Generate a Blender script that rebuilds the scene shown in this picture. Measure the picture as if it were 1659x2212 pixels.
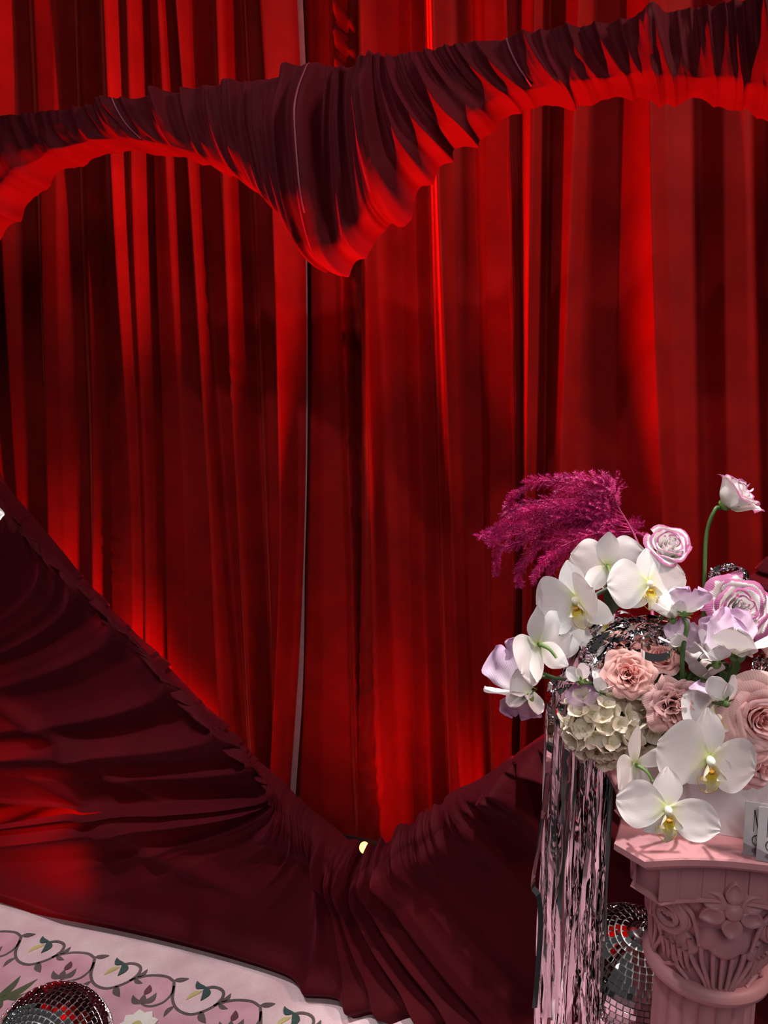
import bpy, math, random
import numpy as np
from mathutils import Vector, Matrix, noise as mnoise

for o in list(bpy.data.objects):
    bpy.data.objects.remove(o)
scn = bpy.context.scene
COL = scn.collection
random.seed(7)
RNG = np.random.default_rng(7)

# ------------------------------------------------------------------ camera
FPX, CX, CY = 1661.0, 829.5, 1106.0
CAMH, PITCH = 1.50, math.radians(9.6)
cam_d = bpy.data.cameras.new('camera')
cam = bpy.data.objects.new('camera', cam_d)
COL.objects.link(cam)
cam.location = (0, 0, CAMH)
cam.rotation_euler = (math.pi / 2 - PITCH, 0, 0)
cam_d.sensor_fit = 'HORIZONTAL'
cam_d.sensor_width = 36.0
cam_d.lens = 36.0 * FPX / 1659.0
cam_d.clip_start = 0.02
scn.camera = cam

# ------------------------------------------------------------------ world, exposure
w = bpy.data.worlds.new('room_ambient')
scn.world = w
w.use_nodes = True
bg = w.node_tree.nodes['Background']
bg.inputs[0].default_value = (1.0, 0.90, 0.92, 1)
bg.inputs[1].default_value = 0.045
scn.view_settings.view_transform = 'Standard'
scn.view_settings.look = 'None'
scn.view_settings.exposure = 0.0
scn.view_settings.gamma = 1.0
scn.view_settings.use_curve_mapping = False

# ------------------------------------------------------------------ geometry of the place
CAMP = np.array([0, 0, CAMH])
R_ = np.array([1.0, 0, 0])
FW = np.array([0, math.cos(PITCH), -math.sin(PITCH)])
UP = np.array([0, math.sin(PITCH), math.cos(PITCH)])
TH = math.radians(19.1)
E3 = np.array([math.cos(TH), -math.sin(TH), 0])       # along the backdrop, to the right and nearer
N3 = np.array([-math.sin(TH), -math.cos(TH), 0])      # out of the backdrop, to the room


def ray(u, v):
    return R_ * ((u - CX) / FPX) - UP * ((v - CY) / FPX) + FW


def at_floor(u, v, z=0.0):
    d = ray(u, v)
    return CAMP + d * ((z - CAMH) / d[2])


def at_depth(u, v, dep):
    return CAMP + ray(u, v) * dep


PANEL0 = at_floor(830, 2165)
KN = float(PANEL0 @ N3)


def on_panel(u, v, off=0.0):
    """(s, z) on the plane parallel to the backdrop frame, off = metres in front of it"""
    d = ray(u, v)
    t = (KN + off - CAMP @ N3) / (d @ N3)
    p = CAMP + d * t
    return np.array([(p - PANEL0) @ E3, p[2]])


def panel_xyz(s, z, off):
    s, z, off = np.broadcast_arrays(s, z, off)
    return PANEL0 * np.array([1, 1, 0]) + s[..., None] * E3 + off[..., None] * N3 + z[..., None] * np.array([0, 0, 1.0])


def proj(p):
    d = np.asarray(p) - CAMP
    zz = d @ FW
    return CX + FPX * (d @ R_) / zz, CY - FPX * (d @ UP) / zz


# ------------------------------------------------------------------ lights
def add_light(name, kind, loc, target, power, color, size=0.1, spot=None, blend=0.5):
    l = bpy.data.lights.new(name, kind)
    l.energy = power
    l.color = color
    if kind == 'AREA':
        l.size = size
    else:
        l.shadow_soft_size = size
    if kind == 'SPOT':
        l.spot_size = math.radians(spot)
        l.spot_blend = blend
    o = bpy.data.objects.new(name, l)
    COL.objects.link(o)
    o.location = loc
    o.rotation_euler = (Vector(target) - Vector(loc)).to_track_quat('-Z', 'Y').to_euler()
    return o


# ceiling spotlights of the room, with two added fill lights among them
add_light('ceiling_spot_key', 'SPOT', (0.22, 1.16, 3.3), (0.46, 1.05, 0.9), 270, (1.0, 0.95, 0.9), 0.04, 36, 0.35)
add_light('ceiling_spot_side', 'SPOT', (-1.2, 0.75, 3.3), (-0.85, 1.25, 0.0), 200, (1.0, 0.94, 0.92), 0.06, 40, 0.6)
add_light('heart_fill_spot', 'SPOT', (-0.9, 0.60, 3.4), (-0.1, 1.55, 1.1), 85, (1.0, 0.88, 0.92), 0.04, 66, 0.8)  # added fill raking over the velvet heart, not a fixture of the room
add_light('ceiling_spot_curtain', 'SPOT', (2.1, 0.3, 3.0), (-0.1, 2.3, 1.2), 180, (1.0, 0.70, 0.62), 0.22, 80, 0.7)
add_light('room_fill_area', 'AREA', (0.3, -1.6, 3.2), (0.4, 1.2, 0.7), 32, (1.0, 0.95, 0.95), 1.5)  # added soft frontal fill from behind the camera, also reflected in foil and mirrors

# ------------------------------------------------------------------ materials
MATS = {}


def nodes_of(name):
    m = bpy.data.materials.new(name)
    m.use_nodes = True
    nt = m.node_tree
    return m, nt, nt.nodes['Principled BSDF'], nt.nodes['Material Output']


def add_noise(nt, scale, detail=3, coord='Object'):
    tc = nt.nodes.new('ShaderNodeTexCoord')
    n = nt.nodes.new('ShaderNodeTexNoise')
    n.inputs['Scale'].default_value = scale
    n.inputs['Detail'].default_value = detail
    nt.links.new(tc.outputs[coord], n.inputs['Vector'])
    return n


def add_bump(nt, b, src, strength, dist=0.002):
    bp = nt.nodes.new('ShaderNodeBump')
    bp.inputs['Strength'].default_value = strength
    bp.inputs['Distance'].default_value = dist
    nt.links.new(src, bp.inputs['Height'])
    nt.links.new(bp.outputs[0], b.inputs['Normal'])


def ramp(nt, fac, stops):
    r = nt.nodes.new('ShaderNodeValToRGB')
    el = r.color_ramp.elements
    while len(el) < len(stops):
        el.new(0.5)
    for e, (p, c) in zip(el, stops):
        e.position = p
        e.color = (*c, 1)
    nt.links.new(fac, r.inputs[0])
    return r


def plain(name, color, rough=0.5, metal=0.0, bump=None, vary=0.12, nscale=30, spec=0.5, sheen=0, sheen_tint=None, emit=None):
    if name in MATS:
        return MATS[name]
    m, nt, b, out = nodes_of(name)
    n = add_noise(nt, nscale)
    lo = tuple(c * (1 - vary) for c in color)
    hi = tuple(min(1, c * (1 + vary)) for c in color)
    r = ramp(nt, n.outputs['Fac'], [(0.3, lo), (0.7, hi)])
    nt.links.new(r.outputs[0], b.inputs['Base Color'])
    b.inputs['Roughness'].default_value = rough
    b.inputs['Metallic'].default_value = metal
    b.inputs['Specular IOR Level'].default_value = spec
    if sheen:
        b.inputs['Sheen Weight'].default_value = sheen
        b.inputs['Sheen Roughness'].default_value = 0.35
        b.inputs['Sheen Tint'].default_value = (*(sheen_tint or color), 1)
    if bump:
        n2 = add_noise(nt, bump[0], 4)
        add_bump(nt, b, n2.outputs['Fac'], bump[1], bump[2])
    if emit:
        b.inputs['Emission Color'].default_value = (*emit[0], 1)
        b.inputs['Emission Strength'].default_value = emit[1]
    MATS[name] = m
    return m


def velvet(name, lo, hi, sheen, sheen_col, sheen_rough, transl=0.0, tcol=(1, 0, 0), grain=0.35):
    m, nt, b, out = nodes_of(name)
    n = add_noise(nt, 9, 5)
    r = ramp(nt, n.outputs['Fac'], [(0.3, lo), (0.72, hi)])
    nt.links.new(r.outputs[0], b.inputs['Base Color'])
    b.inputs['Roughness'].default_value = 0.75
    b.inputs['Specular IOR Level'].default_value = 0.12
    b.inputs['Sheen Weight'].default_value = sheen
    b.inputs['Sheen Roughness'].default_value = sheen_rough
    b.inputs['Sheen Tint'].default_value = (*sheen_col, 1)
    n2 = add_noise(nt, 900, 2)
    add_bump(nt, b, n2.outputs['Fac'], grain, 0.001)
    if transl > 0:
        t = nt.nodes.new('ShaderNodeBsdfTranslucent')
        t.inputs[0].default_value = (*tcol, 1)
        mx = nt.nodes.new('ShaderNodeMixShader')
        mx.inputs[0].default_value = transl
        nt.links.new(b.outputs[0], mx.inputs[1])
        nt.links.new(t.outputs[0], mx.inputs[2])
        nt.links.new(mx.outputs[0], out.inputs[0])
    MATS[name] = m
    return m


def petal_mat(name, stops, rough=0.45, transl=0.25, edge=None, vein=0.25, axis='v', blotch=0.0):
    """colour runs along the petal from its claw (0) to its rim (1) in the petal's own UV"""
    m, nt, b, out = nodes_of(name)
    uv = nt.nodes.new('ShaderNodeUVMap')
    sep = nt.nodes.new('ShaderNodeSeparateXYZ')
    nt.links.new(uv.outputs[0], sep.inputs[0])
    n = add_noise(nt, 60, 3)
    mad = nt.nodes.new('ShaderNodeMath')
    mad.operation = 'MULTIPLY_ADD'
    nt.links.new(n.outputs['Fac'], mad.inputs[0])
    mad.inputs[1].default_value = 0.12 + blotch
    add = nt.nodes.new('ShaderNodeMath')
    add.operation = 'ADD'
    add.inputs[1].default_value = -0.06 - blotch / 2
    nt.links.new(sep.outputs['Y'], add.inputs[0])
    nt.links.new(add.outputs[0], mad.inputs[2])
    r = ramp(nt, mad.outputs[0], stops)
    col = r.outputs[0]
    nt.links.new(col, b.inputs['Base Color'])
    b.inputs['Roughness'].default_value = rough
    b.inputs['Specular IOR Level'].default_value = 0.3
    # fine veins: relief only
    wv = nt.nodes.new('ShaderNodeTexWave')
    wv.inputs['Scale'].default_value = 9
    wv.inputs['Distortion'].default_value = 2
    nt.links.new(uv.outputs[0], wv.inputs[0])
    add_bump(nt, b, wv.outputs['Fac'], vein, 0.0006)
    t = nt.nodes.new('ShaderNodeBsdfTranslucent')
    nt.links.new(col, t.inputs[0])
    mx = nt.nodes.new('ShaderNodeMixShader')
    mx.inputs[0].default_value = transl
    nt.links.new(b.outputs[0], mx.inputs[1])
    nt.links.new(t.outputs[0], mx.inputs[2])
    nt.links.new(mx.outputs[0], out.inputs[0])
    MATS[name] = m
    return m


M_CURT = velvet('red_velvet', (0.19, 0.0025, 0.002), (0.27, 0.004, 0.003), 0.50, (1.0, 0.10, 0.06), 0.22)
M_BURG = velvet('burgundy_velvet', (0.040, 0.0005, 0.0028), (0.060, 0.0010, 0.0042), 0.14, (0.75, 0.06, 0.16), 0.38, 0.035, (0.75, 0.01, 0.012), 0.6)
M_SEAM = plain('seam_tape', (0.13, 0.010, 0.028), 0.6)
M_HEM = plain('grey_selvedge', (0.26, 0.17, 0.18), 0.6, bump=(300, 0.5, 0.001))
M_PINK = plain('pink_paint', (0.50, 0.235, 0.252), 0.5, vary=0.05, nscale=12, bump=(120, 0.08, 0.001))
M_BOX = plain('white_board', (0.72, 0.68, 0.68), 0.55, vary=0.03)
M_FOIL = plain('silver_foil', (0.90, 0.89, 0.90), 0.05, 1.0, vary=0.05, bump=(14, 0.05, 0.004))
M_MIRROR = plain('mirror_glass', (0.85, 0.87, 0.87), 0.02, 1.0, vary=0.02)
M_GROUT = plain('pale_grout', (0.50, 0.49, 0.50), 0.35, 0.4)
M_CHROME = plain('chrome', (0.7, 0.7, 0.72), 0.15, 1.0)
M_STEM = plain('green_stem', (0.06, 0.13, 0.035), 0.5)
M_DSTEM = plain('dark_orchid_stem', (0.030, 0.045, 0.018), 0.5)
M_CALYX = plain('calyx_green', (0.12, 0.22, 0.05), 0.5)
M_LEAF = plain('dark_leaf', (0.025, 0.05, 0.018), 0.35)
M_FERN = plain('magenta_fern', (0.50, 0.012, 0.16), 0.55, vary=0.3)
M_FSTEM = plain('magenta_stem', (0.40, 0.06, 0.17), 0.5)
M_ORCH = petal_mat('orchid_white', [(0.0, (0.62, 0.70, 0.20)), (0.16, (0.84, 0.86, 0.68)), (0.34, (0.88, 0.87, 0.86)), (1.0, (0.90, 0.88, 0.88))], vein=0.06)
M_ORCHG = petal_mat('orchid_green_sepal', [(0.0, (0.55, 0.66, 0.16)), (0.45, (0.80, 0.82, 0.45)), (0.8, (0.88, 0.86, 0.82)), (1.0, (0.90, 0.84, 0.86))])
M_LIP = petal_mat('orchid_lip', [(0.0, (0.60, 0.36, 0.02)), (0.3, (0.66, 0.52, 0.05)), (0.55, (0.80, 0.78, 0.45)), (1.0, (0.88, 0.87, 0.74))], blotch=0.2)
M_LIPY = petal_mat('orchid_lip_side', [(0.0, (0.62, 0.50, 0.03)), (0.5, (0.86, 0.84, 0.62)), (1.0, (0.88, 0.86, 0.84))])
M_CALL = plain('orchid_callus', (0.55, 0.27, 0.02), 0.4, vary=0.5, nscale=300)
M_COLM = plain('orchid_column', (0.86, 0.87, 0.72), 0.4, vary=0.04)
M_ROSE = petal_mat('rose_pink', [(0.0, (0.88, 0.40, 0.36)), (0.6, (0.90, 0.50, 0.46)), (1.0, (0.92, 0.60, 0.56))], transl=0.4)
M_ROSED = petal_mat('rose_dusty', [(0.0, (0.70, 0.28, 0.30)), (0.6, (0.78, 0.42, 0.42)), (1.0, (0.84, 0.55, 0.53))], transl=0.35)
M_ROSEL = petal_mat('rose_pale', [(0.0, (0.95, 0.42, 0.38)), (0.5, (0.96, 0.60, 0.58)), (1.0, (0.96, 0.74, 0.74))], transl=0.45)
M_LISI = petal_mat('lisianthus', [(0.0, (0.80, 0.84, 0.62)), (0.25, (0.88, 0.87, 0.84)), (0.80, (0.89, 0.87, 0.87)), (0.85, (0.52, 0.18, 0.35)), (1.0, (0.44, 0.13, 0.30))], blotch=0.42)
M_LILAC = petal_mat('sweet_pea_lilac', [(0.0, (0.86, 0.85, 0.76)), (0.35, (0.80, 0.68, 0.80)), (1.0, (0.62, 0.40, 0.62))], vein=0.2)
M_LILACD = petal_mat('sweet_pea_mauve', [(0.0, (0.84, 0.80, 0.76)), (0.3, (0.72, 0.58, 0.70)), (1.0, (0.52, 0.29, 0.48))], vein=0.2)
M_SPW = petal_mat('sweet_pea_white', [(0.0, (0.78, 0.82, 0.60)), (0.3, (0.88, 0.86, 0.84)), (1.0, (0.90, 0.86, 0.88))], vein=0.2)
M_HYD = petal_mat('hydrangea_cream', [(0.0, (0.60, 0.56, 0.30)), (0.4, (0.84, 0.77, 0.60)), (1.0, (0.90, 0.82, 0.72))], vein=0.4)
M_CARD = plain('card_stock', (0.62, 0.60, 0.62), 0.5, vary=0.06, nscale=20)
M_INK = plain('black_ink', (0.012, 0.012, 0.014), 0.6)
M_INKG = plain('grey_print', (0.34, 0.30, 0.33), 0.6)
M_INKD = plain('mauve_print', (0.16, 0.11, 0.14), 0.6)


# ------------------------------------------------------------------ mesh helpers
def tag(o, label, cat, group=None, kind=None):
    if label:
        o['label'] = label
    if cat:
        o['category'] = cat
    if group:
        o['group'] = group
    if kind:
        o['kind'] = kind
    return o


def link(o, parent=None):
    COL.objects.link(o)
    if parent is not None:
        o.parent = parent
    return o


def mesh(name, verts, faces, mat, parent=None, smooth=True, uv=None):
    me = bpy.data.meshes.new(name)
    v = np.asarray(verts, dtype=float).reshape(-1, 3)
    me.from_pydata(v.tolist(), [], faces.tolist() if isinstance(faces, np.ndarray) else faces)
    if uv is not None:
        ul = me.uv_layers.new(name='UVMap')
        idx = np.zeros(len(me.loops), dtype=np.int32)
        me.loops.foreach_get('vertex_index', idx)
        ul.data.foreach_set('uv', np.asarray(uv, dtype=np.float32)[idx].ravel())
    if smooth:
        me.polygons.foreach_set('use_smooth', [True] * len(me.polygons))
    me.materials.append(mat)
    me.update()
    return link(bpy.data.objects.new(name, me), parent)


def empty(name, loc, parent=None):
    o = bpy.data.objects.new(name, None)
    o.empty_display_size = 0.02
    o.location = loc
    return link(o, parent)


def gridf(nr, nc, close=False, flip=False):
    i, j = np.meshgrid(np.arange(nr - 1), np.arange(nc if close else nc - 1), indexing='ij')
    j2 = (j + 1) % nc
    q = np.stack([i * nc + j, i * nc + j2, (i + 1) * nc + j2, (i + 1) * nc + j], -1).reshape(-1, 4)
    return q[:, ::-1] if flip else q


def cat(parts):
    vs, fs, us, n = [], [], [], 0
    for p in parts:
        v = np.asarray(p[0]).reshape(-1, 3)
        vs.append(v)
        fs += [[i + n for i in f] for f in (p[1].tolist() if isinstance(p[1], np.ndarray) else p[1])]
        us.append(p[2] if len(p) > 2 else np.zeros((len(v), 2)))
        n += len(v)
    return np.concatenate(vs), fs, np.concatenate(us)


def smooth_path(pts, n):
    """Catmull-Rom through pts"""
    P = np.asarray(pts, float)
    P = np.vstack([2 * P[0] - P[1], P, 2 * P[-1] - P[-2]])
    m = len(P) - 3
    t = np.linspace(0, m, n)
    i = np.minimum(t.astype(int), m - 1)
    f = (t - i)[:, None]
    a, b, c, d = P[i], P[i + 1], P[i + 2], P[i + 3]
    return 0.5 * (2 * b + (c - a) * f + (2 * a - 5 * b + 4 * c - d) * f ** 2 + (3 * b - a - 3 * c + d) * f ** 3)


def frames(P):
    T = np.gradient(P, axis=0)
    T /= np.linalg.norm(T, axis=1)[:, None] + 1e-12
    ref = np.array([0.31, 0.2, 0.93])
    A = np.cross(T, ref)
    A /= np.linalg.norm(A, axis=1)[:, None] + 1e-12
    B = np.cross(T, A)
    return T, A, B


def tube(P, rad, k=8):
    P = np.asarray(P, float)
    rad = np.broadcast_to(np.asarray(rad, float), (len(P),))
    T, A, B = frames(P)
    an = np.linspace(0, 2 * math.pi, k, endpoint=False)
    V = P[:, None] + rad[:, None, None] * (A[:, None] * np.cos(an)[None, :, None] + B[:, None] * np.sin(an)[None, :, None])
    f = gridf(len(P), k, True).tolist()
    n = len(P)
    f.append(list(range(k)))
    f.append(list(range((n - 1) * k, n * k))[::-1])
    return V.reshape(-1, 3), f


def smoothstep(x, a, b):
    t = np.clip((x - a) / (b - a), 0, 1)
    return t * t * (3 - 2 * t)


def box_vf(cx, cy, cz, sx, sy, sz, bev=0.0):
    v = []
    for z in (-sz, sz):
        for y in (-sy, sy):
            for x in (-sx, sx):
                v.append((cx + x, cy + y, cz + z))
    f = [[0, 2, 3, 1], [4, 5, 7, 6], [0, 1, 5, 4], [2, 6, 7, 3], [0, 4, 6, 2], [1, 3, 7, 5]]
    return np.array(v), f


def bevel(o, width, seg=2):
    b = o.modifiers.new('bevel', 'BEVEL')
    b.width = width
    b.segments = seg
    b.limit_method = 'ANGLE'
    return o


def axes_matrix(loc, face, up):
    """local +Z looks along face, local +Y along up"""
    z = Vector(face).normalized()
    y = Vector(up)
    x = y.cross(z).normalized()
    y = z.cross(x)
    m = Matrix((x, y, z)).transposed().to_4x4()
    m.translation = Vector(loc)
    return m


def cam_dir(r, u, t):
    """direction given as right, up, toward the viewer's side of the room"""
    return r * R_ + u * UP - t * FW


# ------------------------------------------------------------------ setting
fl = mesh('floor', *box_vf(0, 1.5, -0.035, 5, 4.5, 0.03), plain('dark_floor', (0.05, 0.045, 0.05), 0.4), smooth=False)
tag(fl, 'dark grey event floor under the rug', 'floor', kind='structure')
wb_c = panel_xyz(0.0, 1.7, -1.25)
wb = mesh('wall_back', *box_vf(0, 0, 0, 4.0, 0.04, 1.75), plain('dark_wall', (0.02, 0.012, 0.012), 0.8), smooth=False)
wb.location = (wb_c[0], wb_c[1], 1.70)
wb.rotation_euler = (0, 0, -TH)
tag(wb, 'dark wall behind the red velvet curtain', 'wall', kind='structure')

# ------------------------------------------------------------------ red curtain behind the heart
CURT_OFF = -0.62
KEYS = [  # x at picture rows 0, 850, 1700 of each crest or valley, and how far it stands forward
    (-330, -300, -240, .05), (-260, -220, -160, -.01), (-180, -150, -90, .05), (-110, -75, -15, 0.0),
    (-45, 8, 62, .05), (-12, 40, 90, -.02), (25, 60, 108, .045), (62, 98, 140, -.01), (105, 138, 168, .05), (140, 163, 188, .035),
    (160, 190, 214, -.01), (205, 227, 240, .04), (222, 246, 262, -.015), (240, 264, 288, .04), (285, 311, 340, .07), (300, 320, 346, .03),
    (318, 335, 353, .05), (330, 349, 364, -.03), (347, 366, 396, .025), (372, 408, 455, .04), (395, 438, 492, -.01), (413, 472, 541, .065),
    (421, 480, 552, .005), (466, 512, 566, .02), (497, 533, 586, .05), (522, 558, 596, -.02), (550, 590, 603, .02), (577, 614, 609, .015),
    (598, 644, 622, .075), (640, 662, 632, .03), (656, 675, 640, .01),
    None,
    (640, 650, 622, -.02), (674, 683, 658, .015), (700, 712, 720, .035), (722, 740, 775, .03), (742, 762, 800, .055), (752, 770, 808, -.005), (800, 812, 826, -.02), (822, 836, 850, -.02),
    None,
    (796, 803, 801, .03), (815, 835, 868, .08), (826, 845, 884, .02), (870, 885, 905, -.005), (905, 920, 945, .02), (925, 945, 972, -.02),
    (945, 965, 992, .03), (968, 988, 1024, .075), (985, 1004, 1042, .005), (1022, 1042, 1062, -.02), (1060, 1068, 1082, .03), (1105, 1121, 1118, .045),
    None,
    (1070, 1082, 1085, -.005), (1104, 1114, 1112, .01), (1120, 1132, 1126, .005), (1172, 1158, 1140, .07), (1192, 1182, 1172, -.01), (1264, 1226, 1198, .07), (1290, 1258, 1245, .005),
    (1340, 1330, 1330, -.02), (1402, 1420, 1472, .065), (1436, 1456, 1502, .015), (1510, 1522, 1545, -.02), (1560, 1562, 1585, .02), (1600, 1612, 1625, .025),
    (1640, 1655, 1665, -.01), (1700, 1705, 1710, .045), (1790, 1790, 1790, -.01), (1860, 1860, 1860, .05), (1960, 1960, 1960, -.01), (2050, 2050, 2050, .05), (2150, 2150, 2150, 0)]
CUR_LABELS = ['red velvet curtain panel hanging left of the thin grey gap', 'narrow red velvet curtain strip between the grey gap and the crumpled fold',
              'red velvet curtain panel right of the crumpled fold, below the cleft', 'wide red velvet curtain panel at the right, behind the flowers']


def curtain():
    groups, cur = [], []
    for k in KEYS + [None]:
        if k is None:
            groups.append(cur)
            cur = []
        else:
            cur.append(k)
    zs = np.linspace(0.012, 2.95, 150)
    objs = []
    for gi, g in enumerate(groups):
        ss = []
        for (a, b, c, d) in g:
            pts = np.array([on_panel(a, 0, CURT_OFF), on_panel(b, 850, CURT_OFF), on_panel(c, 1700, CURT_OFF)])
            co = np.polyfit(pts[:, 1], pts[:, 0], 2)
            zz = np.clip(zs, pts[2, 1] - 0.12, pts[0, 1] + 0.1)
            s = np.polyval(co, zz)
            ss.append(s)
        S = np.array(ss)                        # key x row
        for i in range(1, len(S)):
            S[i] = np.maximum(S[i], S[i - 1] + 0.004)
        D = np.array([k[3] for k in g])
        cols = []
        for i in range(len(g) - 1):
            n = max(4, int((S[i + 1] - S[i]).mean() / 0.0045))
            for j in range(n):
                cols.append((i, j / n))
        cols.append((len(g) - 2, 1.0))
        I = np.array([c[0] for c in cols])
        F = np.array([c[1] for c in cols])
        sm = 0.62 * F + 0.38 * F * F * (3 - 2 * F)
        Sg = S[I] * (1 - F[:, None]) + S[I + 1] * F[:, None]
        Dg = D[I] * (1 - sm) + D[I + 1] * sm
        ph = RNG.uniform(0, 6.28, (len(g), 3))
        # folds swell and shrink a little with height
        amp = 1 + 0.22 * np.sin(zs[None] * 1.7 + ph[:, 0:1])
        ampg = amp[I] * (1 - sm[:, None]) + amp[I + 1] * sm[:, None]
        off = 1.35 * Dg[:, None] * ampg * (0.95 + 0.35 * smoothstep(zs, 1.2, 0.2))[None]
        Z = np.broadcast_to(zs[None], off.shape)
        nz = np.array([[mnoise.noise(Vector((s * 3.1, z * 1.3, gi * 7.0))) for z in zs[::3]] for s in Sg.mean(1)])
        nz = np.repeat(nz, 3, axis=1)[:, :len(zs)]
        k = np.ones(7) / 7
        nz = np.array([np.convolve(np.pad(r, 3, mode='edge'), k, 'valid') for r in nz])
        off = off + 0.012 * nz
        # small creases
        cr = np.zeros_like(off)
        if gi == 1:
            reg = (F[:, None] * 0 + (I[:, None] >= 4)) * smoothstep(Z, 0.2, 0.9)
            cr += reg * (0.010 * np.sin(Z * 55 + 3 * np.sin(Z * 13) + Sg * 60) + 0.006 * np.sin(Z * 93 + Sg * 130))
        if gi == 2:
            reg = ((I[:, None] <= 1) * 1.0) * smoothstep(Z, 0.95, 0.6)
            cr += reg * 0.005 * np.sin(Z * 70 - Sg * 90 + 2 * np.sin(Z * 19))
        if gi == 0:
            reg = np.exp(-((Sg - on_panel(520, 820, CURT_OFF)[0]) / 0.06) ** 2) * np.exp(-((Z - on_panel(520, 830, CURT_OFF)[1]) / 0.10) ** 2)
            cr += reg * 0.006 * np.sin(Z * 85 + Sg * 70)
            reg = np.exp(-((Sg - on_panel(282, 1190, CURT_OFF)[0]) / 0.04) ** 2) * np.exp(-((Z - on_panel(282, 1190, CURT_OFF)[1]) / 0.10) ** 2)
            cr += reg * 0.009 * np.sin(Z * 110 + Sg * 40)
        off = off + cr + CURT_OFF + (0.05 if gi == 2 else 0.0) + (0.02 if gi == 0 else 0) + (0.045 if gi == 3 else 0)
        # break on the floor
        off = off + 0.03 * smoothstep(Z, 0.12, 0.0) * np.sin(Sg * 23 + gi)
        V = panel_xyz(Sg, Z, off)               # col x row x 3
        V = V.transpose(1, 0, 2)
        # thickness: a turned edge on both sides
        o = mesh('velvet_curtain', V.reshape(-1, 3), gridf(V.shape[0], V.shape[1]), M_CURT)
        tag(o, CUR_LABELS[gi], 'curtain', 'red velvet curtain panels behind the heart')
        objs.append((o, V))
    # pale selvedge tape on the edge of the first panel
    V = objs[0][1]
    edge = V[:, -1]
    A = edge + N3 * 0.002 - E3 * 0.004
    B = edge + N3 * 0.004 + E3 * (0.002 + 0.018 * smoothstep(zs, 1.0, 0.4) + 0.013 * smoothstep(zs, 1.9, 2.2))[:, None]
    sv = np.stack([A, (A + B) / 2 + N3 * 0.003, B], 1)
    mesh('selvedge', sv.reshape(-1, 3), gridf(len(zs), 3), M_HEM, objs[0][0])
    # the left panel trails forward on the floor
    sg, og = np.meshgrid(np.linspace(-2.1, -0.78, 90), np.linspace(-0.60, -0.13, 40), indexing='ij')
    zg = 0.016 + 0.010 * np.sin(sg * 17 + 6 * og) * np.sin(og * 21 + 1) + 0.006 * np.sin(sg * 41 + og * 30)
    mesh('train', panel_xyz(sg, zg, og).reshape(-1, 3), gridf(90, 40, flip=True), M_CURT, objs[0][0])
    # rolled seam on the right-hand panel's free edge
    V = objs[2][1]
    mesh('edge_roll', *tube(V[::2, -1] + N3 * 0.006, 0.006 + 0.002 * np.sin(np.arange(len(V[::2])) * 0.9), 6), M_CURT, objs[2][0])
    return objs


curtain()


# ------------------------------------------------------------------ burgundy velvet heart
def ridge_field(A, W, n, seed, amp, wid, a_rng, life=None, drift=6.0, sharp=1.35, asym=0.5):
    r = np.random.default_rng(seed)
    H = np.zeros((len(W), len(A)))
    for k in range(n):
        a0 = r.uniform(*a_rng)
        wl = r.uniform(*wid)
        wr = wl * r.uniform(asym, 1.0)
        if r.random() < 0.5:
            wl, wr = wr, wl
        h = r.uniform(*amp)
        if life is None:
            s0, s1 = r.uniform(-0.4, 0.35), r.uniform(0.6, 1.5)
        else:
            s0, s1 = r.uniform(*life[0]), r.uniform(*life[1])
        lv = smoothstep(W, s0 - 0.25, s0) * (1 - smoothstep(W, s1, s1 + 0.3))
        dr = r.uniform(-drift, drift)
        x = A[None] - a0 - dr * (W[:, None] - 0.3)
        H += h * lv[:, None] * np.exp(-np.where(x < 0, -x / wl, x / wr) ** sharp)
    return H


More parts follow.
